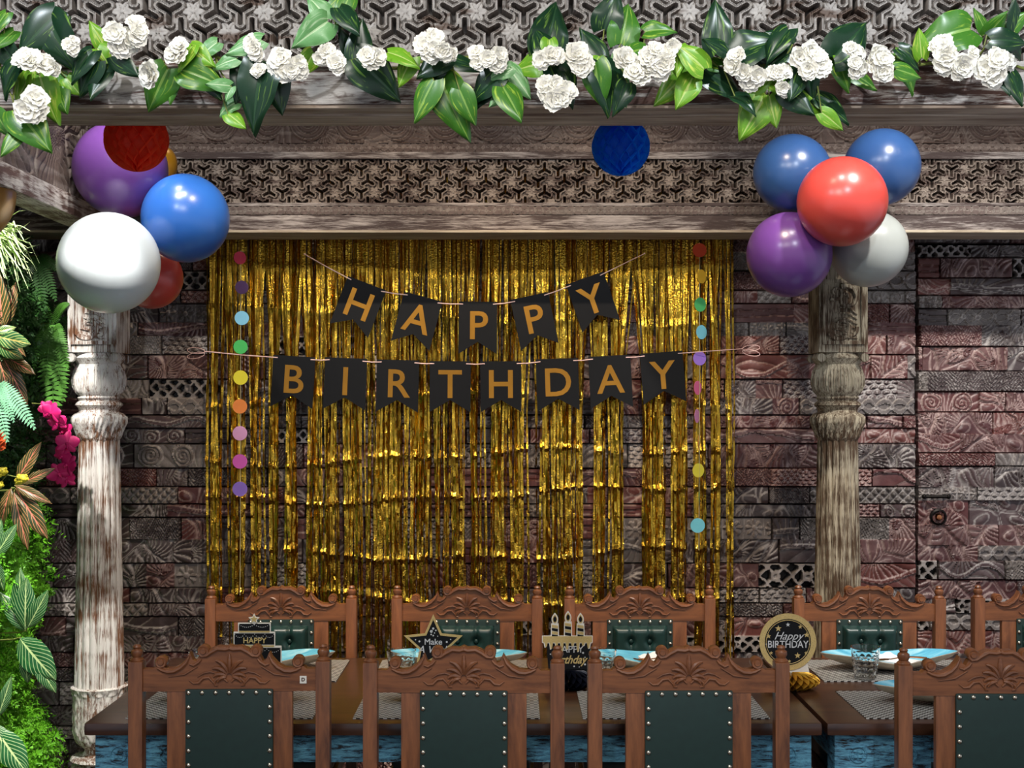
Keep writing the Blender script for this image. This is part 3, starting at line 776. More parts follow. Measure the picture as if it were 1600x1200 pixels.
# ------------------------------------------------------------------ chairs
U_ = 0.0017
def make_chair():
    root = empty('carved_dining_chair', (0, 0, 0))
    zp = lambda y: 1.0 - y * U_
    for sx in (-1, 1):
        p = MB(); cx = sx * 146 * U_
        hw = 0.019
        p.box(cx - hw, cx + hw, -0.022, 0.024, 0, zp(26), bev=0.004)
        p.lathe([(0.0175, zp(28)), (0.019, zp(24)), (0.012, zp(20)), (0.0165, zp(14)), (0.0155, zp(10)), (0.0095, zp(7)), (0.012, zp(4)), (0.0085, zp(1)), (0.002, zp(0))], 14, (cx, 0, 0))
        p.build('back_post', M['teak'], root)
    half = [(0, 0), (6, 3), (18, 2), (28, 6), (34, 10), (48, 18), (52, 26), (57, 24), (62, 12), (66, 20), (74, 29), (86, 36), (97, 37), (104, 34), (116, 34), (120, 38), (137, 38), (137, 73)]
    poly = [(x * U_, zp(y)) for x, y in half] + [(-x * U_, zp(y)) for x, y in reversed(half[1:])]
    cr = MB(); cr.prism(poly, -0.013, 0.015)
    for sx in (-1, 1):
        for (x, y, r) in ((41, 10, 9.5), (107, 27, 9.5)):
            k0 = len(cr.v)
            cr.lathe([(0.0005, -0.021), (r * U_ * 0.45, -0.021), (r * U_ * 0.55, -0.017), (r * U_ * 0.85, -0.018), (r * U_, -0.013), (r * U_, 0.015), (r * U_ * 0.85, 0.020), (r * U_ * 0.55, 0.019), (r * U_ * 0.45, 0.023), (0.0005, 0.023)], 18)
            for i in range(k0, len(cr.v)):
                v = cr.v[i]; cr.v[i] = (sx * x * U_ + v[0], v[2], zp(y) + v[1])
        for y_, q in ((-0.0145, -1), (0.0165, 1)):
            T = lambda pts, rad: cr.tube([(sx * a_ * U_, y_, zp(b_)) for a_, b_ in pts], rad, 7)
            T([(0, 5), (6, 7), (18, 6), (28, 11), (36, 17), (44, 18), (49, 13)], [0.006, 0.006, 0.006, 0.006, 0.005, 0.004, 0.003])
            T([(112, 36), (104, 40), (96, 42), (86, 41), (75, 35), (67, 27), (62, 17)], [0.0035, 0.005, 0.006, 0.0065, 0.006, 0.005, 0.002])
            T([(62, 30), (56, 32), (48, 27), (44, 22)], [0.003, 0.004, 0.004, 0.003])
            T([(50, 34), (70, 46), (95, 50)], [0.002, 0.003, 0.001])
            # palmette petals
            for a_, L in ((0, 26), (24, 26), (47, 24), (70, 20), (92, 15)):
                if a_ == 0 and sx < 0: continue
                t = math.radians(a_); pts = []; rad = []
                for i in range(8):
                    f = i / 7; rr = 5 + L * f; aa = t + 0.35 * f * f * (a_ > 0)
                    pts.append((rr * math.sin(aa), 50 - rr * math.cos(aa) * 1.15)); rad.append(0.0022 + 0.0048 * math.sin(PI * min(1, f * 0.85 + 0.1)))
                T(pts, rad)
            # lower scrolls
            T([(3, 58), (9, 52), (17, 52), (23, 57), (23, 63), (18, 64)], [0.0025, 0.004, 0.0045, 0.004, 0.003, 0.002])
            T([(24, 60), (32, 51), (41, 52), (48, 59), (56, 60), (63, 55)], [0.002, 0.004, 0.0045, 0.0045, 0.003, 0.0015])
            T([(20, 45), (30, 42), (40, 44), (50, 50)], [0.002, 0.003, 0.003, 0.0015])
    cr.build('crest_rail', M['teak_h'], root, angle=30)
    for sx in (-1, 1):
        st = MB(); a_, b_ = sorted((sx * 67 * U_, sx * 98 * U_)); st.box(a_, b_, -0.011, 0.013, 0.555, zp(72), bev=0.003); st.build('stile', M['teak'], root)
    lr = MB(); lr.box(-137 * U_, 137 * U_, -0.011, 0.013, 0.50, 0.557, bev=0.003); lr.build('lower_rail', M['teak_h'], root)
    # upholstered panel
    pw = 68.5 * U_; zt, zb = zp(69), 0.56
    pn = MB(); pn.box(-pw, pw, -0.020, 0.020, zb, zt, bev=0.006)
    panel = pn.build('back_panel', M['leather_back'], root)
    # tufted pad on the sitting side
    iw = pw - 0.020; nx, nz = 33, 45; vs = []; fs = []
    btn = [(sx * 0.033, zt - 0.075 - k * 0.085) for k in range(3) for sx in (-1, 1)]
    for j in range(nz):
        for i in range(nx):
            x = -iw + 2 * iw * i / (nx - 1); z = zb + 0.018 + (zt - zb - 0.040) * j / (nz - 1)
            e = min(i, nx - 1 - i) / 3.0; e2 = min(j, nz - 1 - j) / 3.0; ed = min(1, e, e2)
            h = 0.026 * (ed * (2 - ed)) if ed < 1 else 0.026
            for (bx, bz) in btn:
                d = math.hypot(x - bx, z - bz); h -= 0.018 * math.exp(-(d / 0.014) ** 2)
                h -= 0.004 * math.exp(-((x - bx) / 0.004) ** 2)
            vs.append((x, 0.020 + h, z))
    for j in range(nz - 1):
        for i in range(nx - 1): fs.append((j * nx + i, j * nx + i + 1, (j + 1) * nx + i + 1, (j + 1) * nx + i))
    pd = MB(); pd.add(vs, fs); pad = pd.build('tufted_pad', M['leather'], root, fix=False, angle=80)
    bt = MB(); bt.ball((0, 0, 0), 0.0085, 12, (1, 0.5, 1), 8)
    first = None
    for (bx, bz) in btn:
        if first is None: o = first = bt.build('tuft_button', M['leather'], pad)
        else: o = first.copy(); link(o, pad)
        o.location = (bx, 0.034, bz)
    nl = MB(); nl.ball((0, 0, 0), 0.0064, 10, (1, 0.7, 1), 6); first = None
    pos = []
    for k in range(7): pos.append((-pw + 0.009 + (2 * pw - 0.018) * k / 6, zt - 0.009))
    for k in range(1, 8):
        for sx in (-1, 1): pos.append((sx * (pw - 0.009), zt - 0.009 - k * 0.0385))
    for (x, z) in pos:
        for y in (-0.0205, 0.0205):
            if first is None: o = first = nl.build('nail_head', M['nail'], panel)
            else: o = first.copy(); link(o, panel)
            o.location = (x, y, z)
    sf_ = MB(); sf_.box(-0.235, 0.235, 0.0, 0.42, 0.40, 0.445, bev=0.005); sf_.build('seat_frame', M['teak_h'], root)
    se = MB(); se.box(-0.225, 0.225, 0.02, 0.41, 0.445, 0.495, bev=0.018); se.build('seat', M['leather'], root)
    for sx in (-1, 1):
        lg = MB(); cx = sx * 0.212; lg.lathe([(0.014, 0), (0.018, 0.03), (0.015, 0.08), (0.022, 0.2), (0.016, 0.3), (0.023, 0.33), (0.023, 0.41)], 16, (cx, 0.395, 0)); lg.build('front_leg', M['teak'], root)
        sr = MB(); sr.box(cx - 0.011, cx + 0.011, 0.02, 0.395, 0.14, 0.17, bev=0.003); sr.build('stretcher', M['teak'], root)
    return root
chair = make_chair()
FD, BD = 3.63, 4.84
front_ch = [(360, FD + 0.02, 'near teak chair seen from behind with a white tag on its top rail, leftmost'),
            (725, FD, 'near teak chair seen from behind in front of the star sign, second from left'),
            (1075, FD, 'near teak chair seen from behind, just left of the round birthday sign'),
            (1560, FD - 0.04, 'near teak chair seen from behind, cut off by the right edge of the frame')]
back_ch = [(440, BD, 'far teak chair with bright orange crest behind the tiered cake sign, facing the camera'),
           (730, BD, 'far teak chair behind the black and gold star sign, facing the camera'),
           (999, BD, 'far teak chair right of the candle cake sign before the gold curtain'),
           (1357, BD + 0.0, 'far teak chair in front of the right carved pillar, facing the camera'),
           (1636, BD + 0.02, 'far teak chair cut off by the right edge of the frame, facing the camera')]
first = True
for row, rz, grp in ((front_ch, 0.0, 'carved chairs on the near side of the table'), (back_ch, PI, 'carved chairs on the far side of the table')):
    for i, (px, D, lab) in enumerate(row):
        o = chair if first else copy_tree(chair); first = False
        o.location = ((px - 800) * D / F, D, 0)
        o.rotation_euler = (0, 0, rz + (0.02, -0.015, 0.012, -0.02, 0.02)[i])
        tag(o, lab, 'chair', grp)
ch1 = [o for o in bpy.data.objects if o.get('label', '').startswith('near teak chair seen from behind with a white tag')][0]
st = MB(); tz = 1.0 - 55 * U_; st.box(0.187, 0.205, -0.0150, -0.0134, tz - 0.010, tz + 0.010)
tg = st.build('paper_tag', M['white_card'], ch1, smooth=False)
def text_part(name, s, size, mat, parent, loc, depth=0.0008, bold=0.0, shear=0.0, rot=(PI / 2, 0, 0), align='CENTER', sx=1.0):
    cu = bpy.data.curves.new('t', 'FONT'); cu.body = s; cu.size = size; cu.extrude = depth; cu.offset = bold; cu.shear = shear
    cu.align_x = align; cu.align_y = 'CENTER'; cu.resolution_u = 4
    ob = bpy.data.objects.new('t', cu); col.objects.link(ob)
    dg = bpy.context.evaluated_depsgraph_get(); dg.update()
    me = bpy.data.meshes.new_from_object(ob.evaluated_get(dg)); bpy.data.objects.remove(ob); bpy.data.curves.remove(cu)
    me.name = name; me.materials.clear(); me.materials.append(mat)
    o = bpy.data.objects.new(name, me); link(o, parent); o.location = loc; o.rotation_euler = rot; o.scale = (sx, 1, 1); return o
text_part('tag_print', 'D', 0.013, M['table'], tg, (0.196, -0.0153, tz), 0.0003, 0.0006)

# ------------------------------------------------------------------ table setting
TT = 0.7602
XS = [(-1.09, -0.55), (-0.447, 0.08), (0.2, 0.72), (0.995, 1.51)]
wn = ['leftmost place', 'second place from the left', 'third place from the left', 'place on the right-hand table']
def mesh_mat():
    m = MB(); m.box(-0.262, 0.262, -0.182, 0.182, 0, 0.0035, bev=0.0015); return m
mat0 = None
for row, (cy, side) in enumerate(((4.0, 'near'), (4.515, 'far'))):
    for i, (a_, b_) in enumerate(XS):
        if mat0 is None: o = mat0 = mesh_mat().build('woven_placemat', M['mat'])
        else: o = mat0.copy(); link(o)
        o.location = ((a_ + b_) / 2, cy, TT)
        tag(o, 'grey woven placemat under a turquoise plate, %s side, %s' % (side, wn[i]), 'placemat', 'woven placemats on the tables')

def plate_mesh():
    n = 96; rings = 14; R = 0.232
    def rad(t):
        # almond outline: two arcs meeting in points left and right
        Lh, Wh = R, 0.118; c_, q_ = abs(math.cos(t)), abs(math.sin(t))
        return 1 / ((c_ / Lh) ** 1.35 + (q_ / Wh) ** 1.35) ** (1 / 1.35)
    top = []; mb = MB(); vs = []; fs = []
    zf = lambda r, t=0, f=1: 0.010 + (0.028 + 0.020 * abs(math.cos(t)) ** 2) * f ** 2.2
    for j in range(rings + 1):
        f = j / rings
        for k in range(n):
            t = 2 * PI * k / n; r = rad(t) * f; vs.append((r * math.cos(t), r * math.sin(t), zf(r, t, f)))
    for j in range(rings):
        for k in range(n):
            if j == 0: fs.append((k, n + k, n + (k + 1) % n)) if False else None
            fs.append((j * n + k, (j + 1) * n + k, (j + 1) * n + (k + 1) % n, j * n + (k + 1) % n)) if j > 0 else fs.append((n + k, n + (k + 1) % n, 0))
    mb.add(vs, fs)
    vs = []; fs = []
    for j in range(rings + 1):
        f = j / rings
        for k in range(n):
            t = 2 * PI * k / n; r = rad(t) * f * 1.004; vs.append((r * math.cos(t), r * math.sin(t), max(0.0, zf(r, t, f) - 0.0095) if f < 1 else zf(r, t, f) - 0.002))
    for j in range(rings):
        for k in range(n):
            fs.append((j * n + k, j * n + (k + 1) % n, (j + 1) * n + (k + 1) % n, (j + 1) * n + k)) if j > 0 else fs.append((n + (k + 1) % n, n + k, 0))
    mu = MB(); mu.add(vs, fs)
    # rim band
    vs = []; fs = []
    for k in range(n):
        t = 2 * PI * k / n; r = rad(t)
        vs.append((r * math.cos(t), r * math.sin(t), zf(r, t))); r2 = r * 1.004; vs.append((r2 * math.cos(t), r2 * math.sin(t), zf(r2, t) - 0.002))
    for k in range(n): fs.append((2 * k, 2 * k + 1, 2 * ((k + 1) % n) + 1, 2 * ((k + 1) % n)))
    mu.add(vs, fs)
    return mb, mu
pt, pu = plate_mesh()
plate = empty('boat_plate')
o = pt.build('glazed_face', M['plate'], plate, fix=False, angle=60); o = pu.build('underside', M['plate_under'], plate, fix=False, angle=60)
pf = [-0.83, -0.165, 0.488, 1.29]; pbk = [-0.82, -0.182, 0.462, 1.252]
first = True
PL = {}
for side, cy, xs in (('near', 4.02, pf), ('far', 4.53, pbk)):
    for i, x in enumerate(xs):
        o = plate if first else copy_tree(plate); first = False
        o.location = (x, cy, TT + 0.0037); o.rotation_euler = (0, 0, (0.03, -0.05, 0.04, 0.06)[i])
        extra = ' holding a white napkin' if (side, i) in (('far', 2), ('far', 3), ('near', 3)) else ''
        tag(o, 'turquoise boat-shaped plate%s, %s side, %s' % (extra, side, wn[i]), 'plate', 'turquoise plates on placemats')
        PL[(side, i)] = (x, cy)
def napkin():
    m = MB(); n = 10
    vs = []; fs = []
    for lay in range(2):
        for j in range(n + 1):
            for i in range(n + 1):
                x = -0.04 + 0.08 * i / n + 0.01 * math.sin(j * 0.5); y = -0.085 + 0.17 * j / n
                r = math.hypot(x + 0.03, y); z = 0.010 + 0.040 * (abs(x + 0.03 + y * 0.5) / 0.232) ** 2 + 0.028 * (abs(y) / 0.118) ** 2.2 + 0.006 + lay * 0.006 + 0.002 * math.sin(i * 1.3 + j * 0.4)
                vs.append((x, y, z))
    q = (n + 1) ** 2
    for lay in range(2):
        for j in range(n):
            for i in range(n): a_ = lay * q + j * (n + 1) + i; fs.append((a_, a_ + 1, a_ + n + 2, a_ + n + 1))
    for i in range(n):
        for (a_, b_) in ((i, i + 1), (n * (n + 1) + i, n * (n + 1) + i + 1), (i * (n + 1), (i + 1) * (n + 1)), (i * (n + 1) + n, (i + 1) * (n + 1) + n)): fs.append((a_, b_, b_ + q, a_ + q))
    m.add(vs, fs); return m
def fork():
    m = MB(); pts = []; rad = []
    for i in range(12):
        f = i / 11; pts.append((0, -0.09 + 0.13 * f, 0.030 + 0.006 * math.sin(f * 3))); rad.append(0.0035 - 0.0015 * f)
    m.tube(pts, rad, 8)
    m.tube([(0, 0.04, 0.032), (0, 0.05, 0.031), (0, 0.06, 0.031)], [0.003, 0.009, 0.010], 8, flat=0.3, up=(0, 0, 1))
    for k in range(4):
        x = (k - 1.5) * 0.0055; m.tube([(x, 0.058, 0.031), (x, 0.08, 0.030), (x, 0.098, 0.034)], [0.0018, 0.0018, 0.0008], 6)
    return m
nap0 = fk0 = None
for key, rz, lab in ((('far', 2), 0.5, 'plate behind the near chair left of the round sign'), (('far', 3), 0.55, 'far plate behind the water glass on the right'), (('near', 3), 0.5, 'near plate on the right-hand table')):
    x, y = PL[key]
    if nap0 is None: n_ = nap0 = napkin().build('folded_napkin', M['napkin']); k_ = fk0 = fork().build('copper_fork', M['copper'])
    else: n_ = nap0.copy(); link(n_); k_ = fk0.copy(); link(k_)
    n_.location = (x + 0.045, y, TT + 0.0037); n_.rotation_euler = (0, 0, rz); k_.location = (x + 0.035, y - 0.02, TT + 0.010); k_.rotation_euler = (0, 0, rz + 1.2)
    tag(n_, 'white folded napkin lying on the ' + lab, 'napkin', 'white napkins on plates')
    tag(k_, 'copper fork on the ' + lab, 'fork', 'copper forks on napkins')

def glass_mesh():
    m = MB(); n = 72; H_ = 0.107; vs = []; rows = 36
    def R(z): return 0.033 + (0.047 - 0.033) * (z / H_) ** 0.9
    prof = [(0.001, 0.0)] + [(0.0315, 0.0)]
    out = []
    for j in range(rows + 1):
        z = 0.002 + (H_ - 0.002) * j / rows; out.append(z)
    ring = []
    for z in out:
        r = []
        for k in range(n):
            t = 2 * PI * k / n; d = 0
            if z < 0.082 and z > 0.006:
                row = int(z / 0.019); u = (t * 12 / (2 * PI) + 0.5 * (row % 2)) % 1 - 0.5; v = (z / 0.019) % 1 - 0.5
                q = (u * u + v * v) * 4; d = -0.0022 * max(0, 1 - q)
            rr = R(z) + d; r.append(Vector((rr * math.cos(t), rr * math.sin(t), z)))
        ring.append(r)
    inner = []
    for z in [H_ - (H_ - 0.014) * j / 10 for j in range(11)]:
        rr = R(z) - 0.0032; inner.append([Vector((rr * math.cos(2 * PI * k / n), rr * math.sin(2 * PI * k / n), z)) for k in range(n)])
    allr = [[Vector((0.028 * math.cos(2 * PI * k / n), 0.028 * math.sin(2 * PI * k / n), 0.0)) for k in range(n)]] + ring + inner
    vs = [v for r in allr for v in r]; fs = []
    for i in range(len(allr) - 1):
        for k in range(n): fs.append((i * n + k, i * n + (k + 1) % n, (i + 1) * n + (k + 1) % n, (i + 1) * n + k))
    fs.append(tuple(range(n))[::-1]); fs.append(tuple((len(allr) - 1) * n + k for k in range(n)))
    m.add(vs, fs); return m
gl = None
for px, lab in ((318, 'dimpled clear tumbler left of the HAPPY cake sign'), (627, 'dimpled clear tumbler left of the star sign'),
                (940, 'dimpled clear tumbler right of the candle cake sign'), (1352, 'dimpled clear tumbler on the right-hand table, fully in view')):
    if gl is None: o = gl = glass_mesh().build('dimpled_tumbler', M['glass'], angle=60)
    else: o = gl.copy(); link(o)
    D = 4.3 if px < 1300 else 4.365
    o.location = ((px - 800) * D / F, D, TT + 0.0002 + (0.0 if px > 1300 else 0.0)); tag(o, lab, 'glass', 'dimpled tumblers on the tables')

# ------------------------------------------------------------------ honeycomb paper
def honeycomb(mb, R, nf=36, steps=40, cells=5, z0=-1.0, z1=1.0, rin=0.25, sq=1.0, a0=0.0, a1=2 * PI, prof=None):
    dl = (a1 - a0) / nf
    for k in range(nf):
        vs = []; fs = []
        for j in range(steps + 1):
            f = j / steps; lat_ = (z0 + (z1 - z0) * f) * PI / 2
            tri = abs(((f * cells) % 1) * 2 - 1) * 2 - 1
            th = a0 + (k + 0.5 + 0.46 * tri * (1 if k % 2 else -1)) * dl
            if prof: rr, zz = prof(f); rr *= R; zz *= R
            else: rr, zz = R * math.cos(lat_), R * math.sin(lat_) * sq
            for q in (rin, (rin + 1) / 2, 1.0):
                vs.append((rr * q * math.cos(th), rr * q * math.sin(th), zz * (q if not prof else 1)))
        for j in range(steps):
            for q in range(2): a_ = j * 3 + q; fs.append((a_, a_ + 1, a_ + 4, a_ + 3))
        mb.add(vs, fs)
def paper(name, c):
    t = NT(name); n = t.noise(t.coord(), 30); d = tuple(x * 0.85 for x in c[:3]) + (1,)
    t.set(Base_Color=t.ramp(n, [(0.3, d), (0.7, c)]), Roughness=0.6)
    tr = t.node('ShaderNodeBsdfTranslucent'); tr.inputs['Color'].default_value = c; ms = t.node('ShaderNodeMixShader'); ms.inputs[0].default_value = 0.6
    t.link(t.b.outputs[0], ms.inputs[1]); t.link(tr.outputs[0], ms.inputs[2]); t.link(ms.outputs[0], t.n['Material Output'].inputs[0]); return t.m
for px, py, r, c, lab in ((213, 218, 50, srgb(255, 92, 54), 'red-orange honeycomb paper ball hanging behind the front beam in front of the purple balloon'),
                          (970, 229, 45.5, srgb(20, 140, 250), 'blue honeycomb paper ball hanging behind the front beam near the middle')):
    D = 3.36; c0 = P(px, py, D); R = r * D / F
    root = tag(empty('honeycomb_paper_ball', c0), lab, 'paper ball', 'honeycomb paper balls hanging from the front beam')
    mb = MB(); honeycomb(mb, R, 26, 60, 5, rin=0.82); mb.ball((0, 0, 0), R * 0.83, 32, m=20); mb.build('honeycomb', paper('tissue_' + ('red' if px < 500 else 'blue'), c), root, fix=False, smooth=False)
    ct = MB(); ct.tube([(0, 0, R * 0.9), (0, 0, 0.2), (0, -0.145, 0.33)], 0.0012, 5); ct.build('cord', M['thread'], root)

# ------------------------------------------------------------------ balloons
def balloon(name, px, py, wpx, hpx, D, mat, label, group, away):
    c0 = P(px, py, D); R = wpx / 2 * D / F; k = hpx / wpx
    root = tag(empty(name, c0), label, 'balloon', group)
    d = (Vector(away) - c0).normalized()
    q = Vector((0, 0, -1)).rotation_difference(d).to_matrix().to_4x4()
    n = 48; prof = []
    for i in range(33):
        a_ = PI / 2 - PI * i / 32; z = math.sin(a_); r = math.cos(a_)
        if z < 0: z = z * (1 + 0.16 * (-z) ** 2.5); 
        prof.append((max(r, 0.015) * R, z * R * k))
    b = MB(); b.lathe(prof, n); b.v = [tuple(q @ Vector(v)) for v in b.v]
    b.build('balloon_skin', mat, root)
    kn = MB(); zb = -R * k * 1.16
    kn.lathe([(0.004, zb + 0.004), (0.003, zb - 0.004), (0.006, zb - 0.007), (0.011, zb - 0.016), (0.010, zb - 0.0165), (0.002, zb - 0.008)], 16)
    kn.v = [tuple(q @ Vector(v)) for v in kn.v]; kn.build('knot', mat, root)
    return root
bl_l = P(225, 350, 5.0); gl_ = 'balloons at the left corner of the pergola'
bm_p = balloon_mat('purple_latex', srgb(104, 62, 134)); bm_b = balloon_mat('blue_latex', srgb(46, 102, 184)); bm_w = balloon_mat('pearl_white_latex', srgb(222, 230, 233), 0.25)
bm_r = balloon_mat('red_latex', srgb(206, 74, 66)); bm_g = balloon_mat('gold_latex', srgb(160, 112, 20), 0.35, 0.3, 0); bm_s = balloon_mat('silver_latex', srgb(164, 168, 164), 0.3)
bm_b2 = balloon_mat('navy_latex', srgb(50, 84, 136))
balloon('purple_balloon', 188, 264, 146, 150, 4.75, bm_p, 'purple balloon at the upper left corner behind the red paper ball', gl_, bl_l)
balloon('blue_balloon', 290, 341, 138, 128, 4.72, bm_b, 'bright blue balloon in the left cluster beside the gold curtain', gl_, bl_l)
balloon('white_balloon', 170, 411, 158, 156, 4.50, bm_w, 'large pearl white balloon in front of the left pillar top', gl_, bl_l)
balloon('red_balloon', 237, 434, 97, 97, 4.92, bm_r, 'small red balloon peeking out behind the white and bright blue balloons', gl_, bl_l)
balloon('gold_balloon', 250, 262, 52, 70, 5.05, bm_g, 'small gold balloon showing as a sliver behind the purple balloon', gl_, bl_l)
balloon('gold_balloon', -58, 302, 158, 165, 4.2, bm_g, 'gold balloon cut off by the left edge of the frame', None, P(-60, 200, 4.4))
bl_r = P(1312, 335, 5.05); gr_ = 'balloons on the back beam above the right pillar'
balloon('blue_balloon', 1238, 271, 121, 124, 4.86, bm_b2, 'dusky blue balloon at the upper left of the right balloon cluster', gr_, bl_r)
balloon('blue_balloon', 1378, 261, 118, 120, 4.86, bm_b2, 'dusky blue balloon at the upper right of the right balloon cluster', gr_, bl_r)
balloon('red_balloon', 1316, 315, 140, 135, 4.62, bm_r, 'coral red balloon in the middle of the right cluster', gr_, bl_r)
balloon('purple_balloon', 1233, 398, 133, 130, 4.80, bm_p, 'purple balloon at the lower left of the right cluster', gr_, bl_r)
balloon('silver_balloon', 1358, 389, 121, 115, 4.88, bm_s, 'silvery white balloon in front of the right pillar top', gr_, bl_r)

# ------------------------------------------------------------------ foil curtain
CY = 5.545
cur = tag(empty('foil_fringe_curtain', (P(734, 600, CY).x, CY, 0)), 'gold metallic foil fringe curtain hanging on the carved wall behind the table', 'curtain')
x0c, x1c = P(325, 0, CY).x, P(1144, 0, CY).x; cc = (x0c + x1c) / 2
ztop = 2.60; zbot = zat(1060, CY)
hb = MB(); hb.box(x0c - cc, x1c - cc, -0.004, 0.004, ztop - 0.01, ztop + 0.04); hb.box(x0c - cc, x0c - cc + 0.05, 0.004, 0.06, ztop, ztop + 0.03); hb.box(x1c - cc - 0.05, x1c - cc, 0.004, 0.06, ztop, ztop + 0.03)
hb.build('header_band', M['foil'], cur, smooth=False)
rs = np.random.RandomState(3)
vs = []; fs = []
N = 450; seg = 130
creases = [(2.195, 0.05), (2.00, 0.05), (1.66, 0.05), (1.43, 0.04), (1.28, 0.05), (1.05, 0.05), (0.86, 0.04)]
attract = np.sort(rs.uniform(x0c, x1c, 70)); attract[0] = x0c + 0.01; attract[1] = x0c + 0.03; attract[-1] = x1c - 0.01
for s in range(N):
    xb = x0c + (x1c - x0c) * ((s + 0.5) / N) + rs.uniform(-0.002, 0.002)
    wd = rs.uniform(0.0030, 0.0056)
    tgt = attract[np.argmin(np.abs(attract - xb - rs.normal(0, 0.012)))]
    pull = rs.uniform(0.45, 0.95); tw0 = rs.uniform(-0.75, 0.75); tw1 = rs.uniform(-1, 1) * 3.2; twf = rs.uniform(2, 6); twp = rs.uniform(0, 6)
    zl = zbot + rs.uniform(-0.1, 0.25)
    ybase = rs.uniform(-0.016, 0.016); base = len(vs); jit = rs.normal(0, 1, (seg + 1, 3)); kx = rs.normal(0, 0.005); ph = rs.uniform(0, 6)
    for j in range(seg + 1):
        z = ztop + (zl - ztop) * j / seg; dn = min(1, max(0, (2.22 - z) / 0.6)); dn2 = min(1, max(0, (ztop - z) / 0.9))
        x = xb + (tgt - xb) * pull * dn + kx * dn2 * 2 + 0.004 * dn * math.sin(z * 5 + ph)
        a_ = tw0 + tw1 * 0.35 * dn * math.sin(z * twf + twp) + jit[j, 0] * (0.05 + 0.25 * dn)
        y = ybase + 0.005 * math.sin(z * 4 + ph * 2) + jit[j, 1] * (0.0003 + 0.0009 * dn)
        for zc_, amp in creases:
            dz = z - (zc_ + 0.03 * math.sin(x * 2.2 + zc_ * 5) + 0.012 * math.sin(x * 9 + zc_ * 9))
            if abs(dz) < 0.016: y -= 0.009 * (1 - abs(dz) / 0.016) * min(1, 0.3 + dn); a_ *= 0.5
        dx, dy = math.cos(a_) * wd, math.sin(a_) * wd
        vs.append((x - dx - cc, y - dy, z)); vs.append((x + dx - cc, y + dy, z))
        if j: b_ = base + 2 * j; fs.append((b_ - 2, b_ - 1, b_ + 1, b_))
fr = MB(); fr.v = vs; fr.f = fs; fr.m = [0] * len(fs)
tag(fr.build('foil_fringe', M['foil'], cur, fix=False, angle=25), kind='stuff')

# ------------------------------------------------------------------ banners
def banner(name, label, flags, twine_l, twine_r, DD, size, loops):
    root = tag(empty(name, P(745, 600, DD)), label, 'banner'); org = P(745, 600, DD); s = DD / F
    pk = []
    for (ch, px, py, ang, wf, hf) in flags:
        c0 = P(px, py, DD) - org; a_ = math.radians(ang); w2 = wf / 2 * s; h = hf * s; nt = 19 * s
        R = Matrix.Translation(c0) @ Matrix.Rotation(a_, 4, 'Y')
        poly = [(-w2, 0.004), (w2, 0.004), (w2, -h), (0, -h + nt), (-w2, -h)]
        b = MB(); b.prism(poly, -0.0008, 0.0008); o = b.build('pennant', M['black_card'], root, smooth=False); o.matrix_local = R
        t = text_part('gold_letter', ch, size * s, M['gold'], o, (0, -0.0016, -h * 0.5 + 0.006), 0.0006, 0.0018 if ch != 'I' else 0.0018)
        t.scale = (1.0, 1, 1)
        hl = R @ Vector((-w2 * 0.78, 0, -0.006)); hr = R @ Vector((w2 * 0.78, 0, -0.006)); pk.append((hl, hr))
    tw = MB(); f_ = Vector((0, -0.0035, 0)); b_ = Vector((0, 0.004, 0))
    L = [P(*twine_l, DD) - org]; Rr = P(*twine_r, DD) - org
    prev = L[0]
    for (hl, hr) in pk:
        m = (prev + hl) / 2 + f_ - Vector((0, 0, 0.002))
        tw.tube([prev + f_ * 0.3, m, hl + f_ * 0.4], 0.0021, 6)
        tw.tube([hl + b_ * 0.5, hr + b_ * 0.5], 0.0016, 5); prev = hr
    tw.tube([prev + f_ * 0.3, (prev + Rr) / 2 + f_, Rr], 0.0016, 6)
    if loops:
        for e, sg in ((L[0], -1), (Rr, 1)):
            for q in (0, 1):
                pts = []
                for i in range(15):
                    t = i / 14 * 2 * PI; pts.append(e + Vector((sg * (0.035 - 0.035 * math.cos(t)), 0, 0.012 * math.sin(t) * (1 - 2 * q) - (0.01 * q + 0.25 * 0.035 * (1 - math.cos(t)) * (q - 0.3)))))
                tw.tube(pts, 0.0014, 5)
    else:
        for e in (L[0], Rr): tw.tube([e, e + Vector((0, 0.04, 0.006))], 0.0015, 5)
    tw.build('twine', M['twine'], root)
HP = [('H', 573, 444, 21, 64, 78), ('A', 661, 465, 15, 62, 78), ('P', 747, 473, 0.5, 60, 80), ('P', 827, 464, -12, 60, 80), ('Y', 914, 436, -19, 62, 78)]
banner('happy_banner', 'upper banner of black swallowtail pennants spelling HAPPY in gold', HP, (475, 397), (1008, 396), 5.45, 62, False)
BT = [('B', 460, 558, 3.5, 66, 79), ('I', 541, 561, 2.5, 66, 79), ('R', 622, 564, 1.5, 66, 80), ('T', 703.5, 566, 0.3, 64, 78), ('H', 782.5, 566, -0.3, 64, 78), ('D', 870, 562, -2, 66, 80), ('A', 952, 557.5, -3, 66, 80), ('Y', 1033, 552, -4.5, 67, 78)]
banner('birthday_banner', 'lower banner of black swallowtail pennants spelling BIRTHDAY in gold', BT, (320, 549), (1160, 545), 5.44, 62, True)

